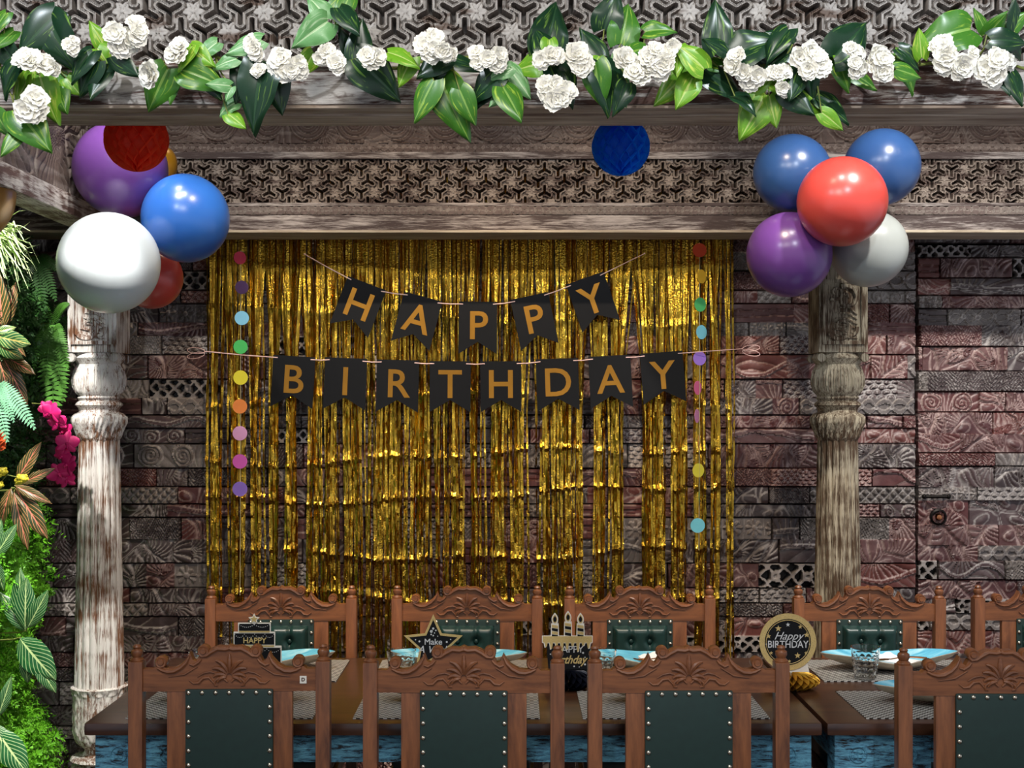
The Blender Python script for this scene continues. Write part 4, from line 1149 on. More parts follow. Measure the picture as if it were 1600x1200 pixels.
# ------------------------------------------------------------------ paper dot strings
dotc = {}
def dotmat(rgb_):
    if rgb_ not in dotc: dotc[rgb_] = plain('paper_%d_%d_%d' % rgb_, srgb(*rgb_), 0.65, 0, 0.03)
    return dotc[rgb_]
def dots(label, xp, lst, y0, y1, D):
    root = tag(empty('paper_dot_garland', P(xp, y0, D)), label, 'garland', 'paper dot strings hanging down the curtain'); org = P(xp, y0, D)
    th = MB(); th.tube([P(xp, y0, D) - org, P(xp, (y0 + y1) / 2, D) - org, P(xp - 1, y1, D) - org], 0.0011, 5); th.tube([Vector((0, 0, 0)), Vector((0, 0.07, 0.003))], 0.0011, 5); th.build('thread', M['thread'], root)
    for (px, py, c, tw, r) in lst:
        o = MB(); n = 28; R = r * D / F
        o.prism([(R * math.cos(2 * PI * k / n), R * math.sin(2 * PI * k / n)) for k in range(n)], -0.0005, 0.0005)
        q = o.build('paper_dot', dotmat(c), root, smooth=False); q.location = P(px, py, D) - org + Vector((0, -0.002, 0)); q.rotation_euler = (0, 0, tw)
dots('string of coloured paper dots down the left side of the gold curtain', 376, [
    (375, 403, (206, 52, 92), 0.5, 10), (378, 449, (110, 72, 130), 0.4, 10.5), (378, 497, (120, 190, 224), 0.2, 11), (376, 542, (60, 180, 90), 0.3, 11), (376, 590, (238, 226, 50), 0.2, 11.3),
    (375, 635, (240, 138, 62), 0.1, 11.3), (375, 677, (232, 168, 216), 0.1, 11.3), (375, 721, (228, 100, 206), 0.15, 11.3), (375, 764, (148, 116, 222), 0.2, 11.5)], 392, 930, 5.455)
dots('string of coloured paper dots down the right side of the gold curtain', 1093, [
    (1093, 391, (226, 78, 38), 0.1, 11), (1096, 432, (240, 184, 40), 0.8, 11), (1094, 476, (74, 178, 104), 0.5, 11), (1096, 519, (124, 206, 228), 0.6, 11), (1093, 560, (160, 120, 220), 0.3, 11),
    (1090, 606, (232, 110, 160), 0.9, 11), (1089, 650, (230, 150, 200), 1.1, 11), (1091, 692, (200, 90, 60), 1.45, 11), (1091, 735, (238, 228, 70), 0.5, 11), (1092, 778, (120, 200, 110), 1.45, 11), (1090, 821, (112, 198, 214), 0.1, 11.5)], 380, 860, 5.455)

# ------------------------------------------------------------------ table signs
def star_poly(R, r=0.42, n=5, rot=PI / 2): return [((R if k % 2 == 0 else R * r) * math.cos(rot + k * PI / n), (R if k % 2 == 0 else R * r) * math.sin(rot + k * PI / n)) for k in range(2 * n)]
def flat(poly, y0, y1, name, mat, parent, loc=(0, 0, 0)):
    b = MB(); b.prism([(x + loc[0], z + loc[2]) for x, z in poly], y0, y1); return b.build(name, mat, parent, smooth=False)
def circ(R, n=48): return [(R * math.cos(2 * PI * k / n), R * math.sin(2 * PI * k / n)) for k in range(n)]
SD = 4.24; s = SD / F
def fan_base(root, mat, R, h):
    b = MB(); honeycomb(b, R, 44, 16, 2, prof=lambda f: (0.35 + 0.65 * math.sin(PI * (0.12 + 0.76 * f)), (f) * h / R), rin=0.1)
    b.build('honeycomb_base', mat, root, fix=False, smooth=False)
gpap = plain('gold_honeycomb_paper', srgb(206, 158, 56), 0.3, 0.55, 0.1); npap = plain('dark_honeycomb_paper', srgb(20, 22, 34), 0.3, 0.3, 0.1)
# round sign
r = tag(empty('round_birthday_sign', (P(1236, 0, SD).x, SD, TT)), 'round black and gold HAPPY BIRTHDAY sign standing on a gold honeycomb base', 'sign', 'party signs standing on the tables')
fan_base(r, gpap, 0.088, 0.05); cz = P(0, 1003, SD).z - TT; cxo = -0.010
stnd = flat([(-0.055, 0.035), (0.060, 0.035), (0.052, 0.075), (-0.045, 0.075)], 0.002, 0.004, 'card_stand', M['white_card'], r)
cd = flat([(x + cxo, z + cz) for x, z in circ(0.0885)], -0.001, 0.002, 'sign_card', M['goldcard'], r)
flat([(x + cxo, z + cz) for x, z in circ(0.0715)], -0.0018, -0.001, 'black_disc', M['black_card'], cd)
rg = MB(); rg.tube([(cxo + 0.0675 * math.cos(k * PI / 30), -0.002, cz + 0.0675 * math.sin(k * PI / 30)) for k in range(61)], 0.0009, 5); rg.build('gold_ring', M['goldcard'], cd)
for (dx, dz, R, m) in ((-0.030, 0.042, 0.0105, 'goldcard'), (0.000, 0.054, 0.007, 'silver'), (0.038, 0.047, 0.007, 'goldcard'), (0.058, 0.022, 0.009, 'goldcard'), (-0.060, 0.018, 0.008, 'goldcard'),
                    (0.030, -0.042, 0.010, 'goldcard'), (-0.052, -0.034, 0.006, 'goldcard'), (0.056, -0.034, 0.006, 'goldcard'), (-0.018, -0.052, 0.007, 'goldcard'), (0.004, -0.060, 0.006, 'goldcard')):
    flat([(x + cxo + dx, z + cz + dz) for x, z in star_poly(R)], -0.0024, -0.0018, 'printed_star', M[m], cd)
text_part('script_lettering', 'Happy', 0.034, M['silver'], cd, (cxo, -0.0022, cz + 0.018), 0.0003, 0.0, 0.45)
text_part('lettering', '·BIRTHDAY·', 0.031, M['silver'], cd, (cxo, -0.0022, cz - 0.008), 0.0003, 0.0003, 0, sx=0.86)
# star sign
r = tag(empty('star_sign', (P(677, 0, SD).x, SD, TT)), 'black and gold five-pointed star sign reading Make A Wish between two near chairs', 'sign', 'party signs standing on the tables')
fan_base(r, gpap, 0.075, 0.05); cz = P(0, 1008, SD).z - TT
flat([(-0.05, 0.03), (0.05, 0.03), (0.04, 0.09), (-0.04, 0.09)], 0.002, 0.004, 'card_stand', M['white_card'], r)
cd = flat([(x, z + cz) for x, z in star_poly(0.096, 0.47)], -0.001, 0.002, 'sign_card', M['goldcard'], r)
flat([(x, z + cz) for x, z in star_poly(0.079, 0.47)], -0.0018, -0.001, 'black_star', M['black_card'], cd)
text_part('lettering', 'Make', 0.026, M['silver'], cd, (0.0, -0.0022, cz + 0.010), 0.0003, 0.0003)
text_part('script_lettering', 'A Wish', 0.031, M['silver'], cd, (0, -0.0022, cz - 0.014), 0.0003, 0.0002, 0.3)
rr_ = random.Random(4); dd = MB()
for k in range(34):
    a_ = rr_.uniform(0, 2 * PI); q = rr_.uniform(0.01, 0.055); x, z = q * math.cos(a_), q * math.sin(a_)
    if abs(z + 0.003) < 0.026 and abs(x) < 0.04: continue
    lim = 0.037 + 0.035 * max(0, math.cos(5 * (a_ - PI / 2)))
    if q > lim - 0.004: continue
    dd.prism([(x + px_, z + cz + pz_) for px_, pz_ in circ(rr_.choice([0.0016, 0.0024, 0.0034]), 12)], -0.0023, -0.0018)
for (x, z, q) in ((0, 0.052, 0.0034), (0.004, 0.038, 0.002), (-0.006, 0.043, 0.0045), (0.008, 0.046, 0.0024), (-0.043, 0.012, 0.003), (0.042, 0.010, 0.003), (-0.055, 0.017, 0.002), (0.054, 0.018, 0.002), (0.0, 0.030, 0.0025)):
    dd.prism([(x + px_, z + cz + pz_) for px_, pz_ in circ(q, 12)], -0.0023, -0.0018)
dd.build('printed_dots', M['silver'], cd, smooth=False)
# tiered cake sign
r = tag(empty('tiered_cake_sign', (P(398, 0, SD).x, SD, TT)), 'black tiered cake sign reading HAPPY, topped by a gold star', 'sign', 'party signs standing on the tables')
fan_base(r, npap, 0.07, 0.04)
def rect(px0, px1, py0, py1, e=0.0): return [((px0 - 398) * s - e, zat(py1, SD) - TT - e), ((px1 - 398) * s + e, zat(py1, SD) - TT - e), ((px1 - 398) * s + e, zat(py0, SD) - TT + e), ((px0 - 398) * s - e, zat(py0, SD) - TT + e)]
cd = None
out = [(372, 973), (423, 973), (423, 987), (430, 987), (430, 1009), (440, 1009), (440, 1060), (352, 1060), (352, 1009), (365, 1009), (365, 987), (372, 987)]
cd = flat([((x - 398) * s, zat(y, SD) - TT) for x, y in reversed(out)], -0.001, 0.002, 'sign_card', M['white_card'], r)
for (a_, b_, c_, d_) in ((373.5, 421.5, 974.5, 985.5), (366.5, 428.5, 989.5, 1007), (353.5, 438.5, 1012, 1058)):
    flat(rect(a_, b_, c_, d_), -0.0018, -0.001, 'black_tier', M['black_card'], cd)
for (a_, b_, y) in ((373.5, 421.5, 987), (366.5, 428.5, 1009.5)): flat(rect(a_, b_, y - 1.3, y + 1.3), -0.002, -0.001, 'gold_stripe', M['goldcard'], cd)
for (xa, xb, y0_, n_, sag) in ((374, 397, 976, 9, 4), (398, 421, 976, 9, 4), (367, 382, 991, 7, 5), (382, 398, 991, 7, 5), (398, 414, 991, 7, 5), (414, 428, 991, 7, 5), (354, 375, 1014, 8, 5), (375, 396, 1014, 8, 5), (396, 417, 1014, 8, 5), (417, 438, 1014, 8, 5)):
    pm = MB()
    for k in range(n_):
        f = k / (n_ - 1); pm.ball(((xa + (xb - xa) * f - 398) * s, -0.002, zat(y0_ + sag * 4 * f * (1 - f), SD) - TT), 0.0013, 6, m=4)
    pm.build('pearl_swag', M['silver'], cd)
text_part('lettering', 'HAPPY', 0.024, M['goldcard'], cd, (0, -0.0024, zat(1001, SD) - TT), 0.0003, 0.0005)
cz = zat(967.5, SD) - TT
flat([(x - 0.002, z + cz) for x, z in star_poly(0.018, 0.5)], -0.001, 0.002, 'star_card', M['white_card'], cd)
flat([(x - 0.002, z + cz) for x, z in star_poly(0.013, 0.45)], -0.0018, -0.001, 'gold_star', M['goldcard'], cd)
# candle cake sign
r = tag(empty('candle_cake_sign', (P(888, 0, SD).x, SD, TT)), 'black and gold cake sign with three candles reading HAPPY Birthday on a black base', 'sign', 'party signs standing on the tables')
fan_base(r, npap, 0.082, 0.055)
X = lambda px: (px - 888) * s
Zz = lambda py: zat(py, SD) - TT
body = flat([(X(857), Zz(1046)), (X(919), Zz(1046)), (X(923), Zz(1000)), (X(853), Zz(1000))], -0.001, 0.002, 'sign_card', M['black_card'], r)
flat([(X(858), Zz(1060)), (X(918), Zz(1060)), (X(918), Zz(1044)), (X(858), Zz(1044))], 0.002, 0.004, 'card_stand', M['black_card'], r)
drip = [(X(848), Zz(994)), (X(925), Zz(994)), (X(925), Zz(1003))]
for k in range(9):
    x = 922 - k * 8.3; dpt = (8, 4, 13, 5, 10, 14, 5, 9, 6)[k]
    drip += [(X(x), Zz(1004)), (X(x - 1.2), Zz(1004 + dpt)), (X(x - 3.6), Zz(1005 + dpt)), (X(x - 5), Zz(1004))]
drip += [(X(848), Zz(1003))]
e = [(x, z) for x, z in drip]
flat([(x * 1.03, z - 0.002 if z < Zz(1000) else z + 0.002) for x, z in reversed(e)], -0.0016, -0.001, 'icing_outline', M['white_card'], body)
flat(list(reversed(e)), -0.0022, -0.0016, 'gold_icing', M['goldcard'], body)
for cx_, yt in ((867, 974), (887.5, 971), (907, 974)):
    cn = flat([(X(cx_ - 6.5), Zz(994)), (X(cx_ + 6.5), Zz(994)), (X(cx_ + 5.8), Zz(yt)), (X(cx_ - 5.8), Zz(yt))], -0.001, 0.002, 'candle', M['white_card'], r)
    sm = MB(); sg = MB()
    for k in range(4):
        y = yt + 2 + k * 5; (sm if k % 2 else sg).prism([(X(cx_ - 4.8), Zz(y + 4.3)), (X(cx_ + 4.8), Zz(y + 6)), (X(cx_ + 4.8), Zz(y + 1.5)), (X(cx_ - 4.8), Zz(y))], -0.0018, -0.001)
    sm.build('black_stripes', M['black_card'], cn, smooth=False); sg.build('gold_stripes', M['goldcard'], cn, smooth=False)
    for R_, m_, y_ in ((1.0, 'white_card', -0.001), (0.72, 'goldcard', -0.0016), (0.5, 'black_card', -0.0022)):
        pts = []
        for k in range(20):
            t = 2 * PI * k / 20; w_ = 5.2 * R_ * math.sin(t) * (1 if math.cos(t) < 0 else (1 - 0.75 * math.cos(t) ** 2)); pts.append((X(cx_ + w_), Zz(yt - 7 - 9.5 * R_ * math.cos(t))))
        flat(list(reversed(pts)), y_ - 0.0006, y_ + (0.003 if m_ == 'white_card' else 0), 'flame', M[m_], cn)
text_part('lettering', 'HAPPY', 0.030, M['silver'], body, (X(889), -0.0016, Zz(1015)), 0.0003, 0.0)
text_part('script_lettering', 'Birthday', 0.036, M['goldcard'], body, (X(889), -0.0016, Zz(1031)), 0.0003, 0.0006, 0.4, sx=0.85)
pm = MB()
for (a_, b_, q) in ((911, 1020, 0.003), (914, 1027, 0.0018), (862, 1040, 0.0022), (880, 1041, 0.0022), (897, 1041, 0.0025), (914, 1038, 0.003), (860, 1022, 0.002), (905, 1042, 0.0016)):
    pm.prism([(X(a_) + x_, Zz(b_) + z_) for x_, z_ in circ(q, 12)], -0.0016, -0.001)
pm.build('printed_dots', M['silver'], body, smooth=False)

# ------------------------------------------------------------------ leaves, flowers
def leaf_geo(L=1.0, W=0.7, heart=True, fold=0.18, curl=0.25, n=14, m=8, wave=0.0):
    """leaf from its stalk at the origin along +y, face +z, unit length"""
    vs = []; uv = []; fs = []
    for j in range(n + 1):
        v = j / n
        if heart: wv = (math.sin(PI * min(1, (v * 0.93 + 0.07)) ** 0.72)) ** 0.85 * (1 - 0.25 * v)
        else: wv = math.sin(PI * v ** 0.85) ** 0.8
        wv = max(wv, 0.0) * W * 0.5
        for i in range(-m, m + 1):
            u = i / m; x = u * wv; y = v * L
            if heart: y -= 0.16 * L * (1 - v) ** 3 * abs(u) ** 1.2
            z = fold * abs(x) - curl * v * v * 0.5 + wave * math.sin(v * 16 + (0 if u > 0 else 2)) * abs(u) ** 2 - 0.10 * abs(u) ** 2 * W
            vs.append((x, y, z)); uv.append((u * 0.5 + 0.5, v))
    c = 2 * m + 1
    for j in range(n):
        for i in range(2 * m): a_ = j * c + i; fs.append((a_, a_ + 1, a_ + c + 1, a_ + c))
    return vs, fs, uv
def leaf_mesh(name, mat, **k):
    vs, fs, uv = leaf_geo(**k); me = bpy.data.meshes.new(name); me.from_pydata(vs, [], fs); me.materials.append(mat)
    l = me.uv_layers.new(name='UVMap')
    for lp in me.loops: l.data[lp.index].uv = uv[lp.vertex_index]
    me.polygons.foreach_set('use_smooth', [True] * len(me.polygons)); me.update(); return me
def orient(base, tipdir, normal, size, wscale=1.0):
    y = Vector(tipdir).normalized(); z = Vector(normal); z = (z - y * z.dot(y)).normalized(); x = y.cross(z)
    Mx = Matrix((( x.x, y.x, z.x, 0), (x.y, y.y, z.y, 0), (x.z, y.z, z.z, 0), (0, 0, 0, 1)))
    return Matrix.Translation(base) @ Mx @ Matrix.Diagonal((size * wscale, size, size, 1))

rnd = random.Random(12)
GL = {}
for kind in 'dglp':
    GL[kind] = [leaf_mesh('leaf', M['leaf_' + kind], W=0.78 + 0.1 * q, fold=0.12 + 0.14 * q, curl=0.2 + 0.35 * q, wave=0.012 * q + (0.015 if kind == 'p' else 0)) for q in range(3)]
gar = tag(empty('flower_garland', P(800, 100, 2.95)), 'artificial pothos and white blossom garland draped along the front pergola beam', 'garland')
GO = P(800, 100, 2.95)
# (base x, base y, tip x, tip y, kind)
leaves = [(88, 22, 30, 78, 'd'), (78, 30, 102, 99, 'd'), (100, 35, 70, 20, 'd'), (22, 48, -8, 72, 'g'), (5, 72, 26, 108, 'd'), (28, 100, -6, 138, 'd'), (66, 96, 20, 146, 'l'), (62, 118, 80, 187, 'l'), (80, 120, 100, 170, 'g'),
          (145, 80, 108, 118, 'd'), (150, 96, 118, 146, 'd'), (165, 100, 140, 148, 'd'), (108, 118, 92, 142, 'p'), (104, 122, 122, 144, 'l'), (165, 75, 142, 36, 'l'), (152, 76, 172, 100, 'l'), (175, 88, 214, 118, 'd'), (262, 108, 234, 164, 'g'), (272, 112, 262, 158, 'g'),
          (300, 72, 276, 106, 'l'), (298, 74, 326, 96, 'l'), (286, 110, 342, 126, 'g'), (318, 108, 344, 152, 'd'), (360, 134, 324, 130, 'p'), (362, 136, 352, 156, 'p'), (370, 160, 342, 170, 'p'), (356, 178, 382, 197, 'l'), (408, 62, 354, 80, 'p'), (370, 92, 332, 102, 'p'),
          (340, 66, 312, 84, 'p'), (414, 96, 384, 182, 'd'), (425, 104, 440, 168, 'd'), (385, 100, 372, 150, 'd'), (26, 172, 68, 222, 'g'), (30, 206, 2, 240, 'g'), (-6, 176, 12, 212, 'g'), (10, 20, -14, 50, 'g'),
          (512, 30, 484, -8, 'p'), (520, 20, 556, -14, 'g'), (546, -6, 526, 36, 'g'), (512, 34, 468, 63, 'p'), (530, 12, 560, 48, 'd'), (558, 102, 566, 30, 'd'), (553, 92, 534, 44, 'd'), (556, 92, 624, 147, 'd'), (606, 82, 650, 92, 'l'), (644, 90, 622, 132, 'l'), (490, 82, 472, 116, 'l'),
          (698, 90, 654, 112, 'd'), (694, 96, 672, 128, 'd'), (702, 92, 750, 106, 'd'), (678, 126, 645, 186, 'g'), (690, 126, 719, 200, 'g'), (718, 140, 738, 190, 'g'), (780, 118, 734, 148, 'd'), (768, 132, 740, 160, 'd'), (798, 106, 760, 122, 'p'), (795, 106, 828, 150, 'p'), (794, 138, 768, 164, 'p'), (786, 136, 814, 183, 'g'),
          (848, 82, 878, 6, 'd'), (858, 88, 836, 40, 'd'), (858, 62, 858, 92, 'l'), (856, 98, 804, 104, 'l'), (866, 104, 898, 146, 'd'), (860, 108, 842, 130, 'd'), (944, 46, 962, -10, 'd'), (970, 68, 986, 4, 'g'), (940, 86, 908, 42, 'd'), (930, 100, 940, 78, 'l'), (1008, 50, 1050, 38, 'g'), (1010, 74, 978, 84, 'g'),
          (940, 98, 962, 166, 'd'), (930, 98, 936, 160, 'g'), (950, 96, 976, 164, 'g'), (980, 130, 968, 168, 'd'), (1060, 72, 1056, 112, 'l'), (1100, 108, 1064, 68, 'l'), (1080, 104, 1106, 100, 'l'), (1080, 108, 1025, 160, 'l'), (1082, 122, 1062, 160, 'l'),
          (1122, 82, 1122, 0, 'd'), (1136, 80, 1104, 60, 'd'), (1146, 86, 1212, 50, 'd'), (1156, 82, 1214, 98, 'd'), (1098, 108, 1166, 148, 'd'), (1122, 104, 1090, 88, 'g'), (1196, 148, 1162, 207, 'l'), (1202, 150, 1212, 196, 'l'), (1180, 142, 1208, 118, 'l'), (1148, 150, 1180, 162, 'd'),
          (1232, 46, 1198, 84, 'd'), (1238, 70, 1206, 48, 'd'), (1230, 84, 1194, 106, 'd'), (1262, 108, 1268, 156, 'd'), (1250, 108, 1238, 150, 'd'), (1224, 144, 1270, 176, 'd'), (1276, 150, 1328, 178, 'd'), (1240, 148, 1292, 174, 'l'), (1284, 176, 1318, 201, 'l'), (1198, 118, 1244, 144, 'l'),
          (1302, 90, 1360, 32, 'd'), (1318, 88, 1306, 56, 'l'), (1306, 86, 1328, 139, 'g'), (1332, 114, 1370, 136, 'g'), (1396, 84, 1438, 122, 'g'), (1400, 108, 1440, 120, 'g'), (1404, 76, 1440, 98, 'd'), (1440, 90, 1436, 46, 'l'), (1516, 46, 1450, 54, 'g'), (1470, 84, 1478, 56, 'l'),
          (1540, 50, 1526, 14, 'g'), (1542, 54, 1574, 22, 'g'), (1576, 48, 1606, 18, 'g'), (1548, 62, 1606, 62, 'd'), (1572, 60, 1604, 84, 'd'), (1578, 112, 1600, 160, 'd'), (1566, 122, 1580, 140, 'd'), (1585, 48, 1590, -4, 'd')]
stm = MB()
vine = []
for i in range(60):
    px = -30 + 1665 * i / 59; vine.append(P(px, 98 + 7 * math.sin(i * 0.9) + 5 * math.sin(i * 2.3), 2.945 + 0.012 * math.sin(i * 1.7)) - GO)
stm.tube(vine, 0.0032, 6)
for i, (bx, by, tx, ty, k) in enumerate(leaves):
    D = 2.935 - rnd.uniform(0.0, 0.07) + (0.04 if by < 80 and ty < by else 0)
    b0 = P(bx, by, D); t0 = P(tx, ty, D - rnd.uniform(-0.01, 0.04)); d = t0 - b0; L = d.length * 1.06
    nrm = Vector((rnd.uniform(-0.45, 0.45), -1, rnd.uniform(0.0, 0.6)))
    me = GL[k][rnd.randrange(3)]
    o = bpy.data.objects.new('leaf', me); link(o, gar); o.matrix_local = orient(b0 - GO, d, nrm, L, rnd.uniform(0.75, 1.0) * (1.3 if L < 0.05 else 1.0))
    j = int((bx + 30) / 1665 * 59); j = max(0, min(59, j)); v0 = vine[j]
    mid = (v0 + b0 - GO) / 2 + Vector((rnd.uniform(-0.01, 0.01), -0.012, rnd.uniform(-0.012, 0.012)))
    stm.tube([v0, mid, b0 - GO], [0.0022, 0.0018, 0.0014], 5)
stm.build('vine', M['stem'], gar)
def blossom_mesh(seed):
    r = random.Random(seed); mb = MB()
    for c_ in range(3):
        cc_ = Vector((r.uniform(-0.45, 0.45), r.uniform(-0.1, 0.1), r.uniform(-0.4, 0.4)))
        ax = Vector((cc_.x * 0.9, -1, cc_.z * 0.8 + 0.1)).normalized()
        for ring, (cnt, ln, op) in enumerate(((9, 0.62, 1.15), (8, 0.5, 0.8), (6, 0.36, 0.45))):
            for q in range(cnt):
                a_ = 2 * PI * (q + 0.5 * ring + r.uniform(-0.2, 0.2)) / cnt; side = ax.orthogonal().normalized(); s2 = ax.cross(side)
                out = (side * math.cos(a_) + s2 * math.sin(a_)); d = (out * math.sin(op) + ax * math.cos(op) + Vector((r.uniform(-0.1, 0.1),) * 3)).normalized()
                nrm = (ax * math.sin(op) - out * math.cos(op)).normalized(); t = d.cross(nrm).normalized(); L = ln * r.uniform(0.85, 1.15); Wd = L * 0.5
                vs = []; fs = []
                for j in range(5):
                    v = j / 4; wv = Wd * (0.25 + 0.75 * math.sin(PI * (0.12 + 0.72 * v)))
                    for i in range(-2, 3):
                        u = i / 2; vs.append(cc_ + d * (L * v * (1 - 0.10 * (v == 1) * (abs(u) == 1) - 0.06 * (v == 1) * (u == 0))) + t * (wv * u * (0.8 if v == 1 else 1)) + nrm * (-0.10 * v * v + 0.10 * abs(u) ** 2 * (0.5 + r.uniform(0, 0.5))))
                for j in range(4):
                    for i in range(4): k0 = j * 5 + i; fs.append((k0, k0 + 1, k0 + 6, k0 + 5))
                mb.add(vs, fs)
    return mb
bms = []
for q in range(4):
    o = blossom_mesh(q + 2).build('white_blossom', M['petal'], gar, fix=False, angle=70); bms.append(o)
flw = [(50, 94, 23), (85, 100, 14), (46, 164, 24), (192, 62, 22), (212, 50, 18), (232, 110, 23), (275, 80, 18), (112, 72, 12), (396, 78, 16), (408, 113, 12), (446, 100, 22), (464, 106, 16), (510, 84, 14), (520, 102, 17), (580, 88, 18), (672, 72, 20), (690, 82, 16), (712, 86, 10), (745, 92, 16), (774, 92, 17),
       (862, 92, 18), (892, 88, 22), (905, 100, 18), (858, 138, 17), (872, 150, 20), (978, 100, 20), (996, 112, 20), (1020, 90, 18), (1034, 100, 20), (1046, 70, 13), (1152, 96, 17), (1174, 120, 18), (1214, 112, 15), (1226, 134, 13), (1254, 84, 20), (1274, 100, 20), (1334, 78, 14), (1362, 88, 20), (1380, 102, 20), (1340, 106, 14), (1472, 90, 22), (1496, 102, 20), (1516, 86, 11), (1550, 108, 22), (1570, 92, 15), (1550, 80, 8)]
first = 0
for i, (px, py, r_) in enumerate(flw):
    if first < 4: o = bms[first]; first += 1
    else: o = bms[i % 4].copy(); link(o, gar)
    D = 2.865 - rnd.uniform(0, 0.02); o.location = P(px, py, D) - GO; sz = r_ * D / F * 1.5
    o.scale = (sz, sz, sz); o.rotation_euler = (rnd.uniform(-0.4, 0.4), rnd.uniform(0, 6.28), rnd.uniform(-0.4, 0.4))

# ------------------------------------------------------------------ planted wall on the left
WX = -2.0
def moss(name, label, z0, z1, y0, y1, count, mat, seed, dens_x=(0.03, 0.2), size=(0.04, 0.09), cat='foliage'):
    r = random.Random(seed); vs = []; fs = []
    for k in range(count):
        y = r.uniform(y0, y1); z = r.uniform(z0, z1)
        bulge = 0.12 + 0.06 * math.sin(z * 7 + 1) + 0.05 * math.sin(y * 6 + z * 4) + 0.02 * math.sin(z * 23)
        x = WX + bulge * r.uniform(0.35, 1.0)
        out = Vector((r.uniform(0.2, 1), r.uniform(-0.9, 0.5), r.uniform(-0.3, 0.9))).normalized()
        L = r.uniform(*size); sd = out.orthogonal().normalized(); up = out.cross(sd); n = 7
        for j in range(n):
            f = (j + 1) / n; c = Vector((x, y, z)) + out * L * f + Vector((0, 0, -0.3 * L * f * f))
            for sgn in (-1, 1):
                a_ = r.uniform(0, 6.28); d = (out * 0.5 + (sd * math.cos(a_) + up * math.sin(a_)) * sgn).normalized(); l = L * 0.34 * (1.1 - f * 0.6); w_ = l * 0.22
                t = d.cross(out).normalized() * w_; b = len(vs)
                vs += [c, c + d * l * 0.5 + t, c + d * l, c + d * l * 0.5 - t]; fs.append((b, b + 1, b + 2, b + 3))
    m = MB(); m.v = [tuple(v) for v in vs]; m.f = fs; m.m = [0] * len(fs)
    return tag(m.build(name, mat, fix=False, smooth=False), label, cat, kind='stuff')
moss('asparagus_fern_foliage', 'bright green feathery foliage covering the lower left planted wall', 0.1, 1.25, 4.0, 5.47, 8500, M['moss'], 1)
moss('dark_fern_foliage', 'darker green feathery foliage on the planted wall above the bright foliage', 1.2, 2.32, 4.0, 5.47, 5500, M['fern'], 2)

def sprig(name, label, cat, px, py, D, leafs, me, stemmat=M['stem'], group=None):
    """plant with one mesh per leaf; leafs: base dx, dy, tip dx, dy in px around the plant point"""
    c0 = P(px, py, D); root = tag(empty(name, c0), label, cat, group); sm = MB(); k = D / F
    anc = Vector((-0.06, 0.04, -0.02)); sm.tube([anc + Vector((-0.09, 0, 0)), anc * 0.5, Vector((0, 0, 0))], 0.003, 5)
    for i, (bx, by, tx, ty, wd) in enumerate(leafs):
        b = Vector((bx * k, -rnd.uniform(0, 0.02), -by * k)); t = Vector((tx * k, -rnd.uniform(0.0, 0.06), -ty * k)); d = t - b
        o = bpy.data.objects.new('leaf', me); link(o, root); o.matrix_local = orient(b, d, (rnd.uniform(-0.1, 0.5), -1, rnd.uniform(0, 0.5)), d.length, wd)
        sm.tube([Vector((0, 0, 0)), b], [0.0025, 0.0018], 5)
    sm.build('stem', stemmat, root)
    return root
lm_c = leaf_mesh('leaf', M['croton'], W=0.34, heart=False, fold=0.3, curl=0.4, wave=0.01)
lm_cg = leaf_mesh('leaf', M['croton_g'], W=0.42, heart=False, fold=0.25, curl=0.4)
lm_ca = leaf_mesh('leaf', M['calathea'], W=0.42, heart=False, fold=0.2, curl=0.35, wave=0.008)
sprig('croton_plant', 'brown and orange veined croton at the left edge level with the white balloon', 'plant', 6, 515, 4.85, [(0, 0, -4, -88, 1), (2, -5, 20, -72, 0.9), (0, -2, -24, -60, 1), (-2, 0, -28, 20, 1), (4, 6, 36, 40, 0.9)], lm_c)
sprig('croton_plant', 'cream and green croton leaves at the left edge beside the ferns', 'plant', -6, 526, 4.75, [(0, 0, 52, 10, 1.3), (0, 10, 40, 34, 1.2), (0, -6, 30, -16, 1.1)], lm_cg)
sprig('croton_plant', 'yellow-veined croton leaves hanging left of the magenta orchid', 'plant', 6, 560, 4.8, [(0, 0, 40, 70, 0.9), (8, 0, 52, 20, 1.1), (-4, 4, 14, 60, 1)], lm_c)
sprig('croton_plant', 'pink-ribbed croton with long drooping leaves below the orange flower', 'plant', 24, 762, 4.8, [(0, 0, 52, 75, 1.0), (2, -4, 58, 22, 0.8), (0, 6, 26, 92, 0.75), (4, -10, 40, -70, 0.9), (8, -6, 60, -30, 0.8), (-6, 0, -22, 60, 0.9)], lm_c)
sprig('striped_leaf_plant', 'pale-veined upright leaves among the bright foliage beside the pillar', 'plant', 40, 985, 4.75, [(0, 0, 6, -80, 0.95), (4, -4, 38, -60, 0.9), (-4, -2, -10, -95, 0.8), (2, 2, -36, -60, 0.8)], lm_ca)
sprig('striped_leaf_plant', 'broad pale green striped leaves left of the lower pillar shaft', 'plant', 32, 996, 4.65, [(0, 0, 56, 62, 1.35), (10, 26, 12, 72, 1.1), (26, 34, 58, 84, 1.0)], lm_ca)
sprig('striped_leaf_plant', 'dark striped leaves at the bottom left corner', 'plant', -4, 1140, 4.6, [(0, 0, 50, 62, 1.3), (-4, -10, 24, 40, 1.2), (0, 20, 30, 60, 1.1), (2, -20, 26, -80, 0.7)], lm_ca)
sprig('striped_leaf_plant', 'slim two-tone leaf spray at the left edge above the striped plants', 'plant', -8, 872, 4.7, [(0, 0, 34, -52, 0.8), (0, -6, 12, -60, 0.7), (0, 0, 16, 50, 0.8)], lm_ca)

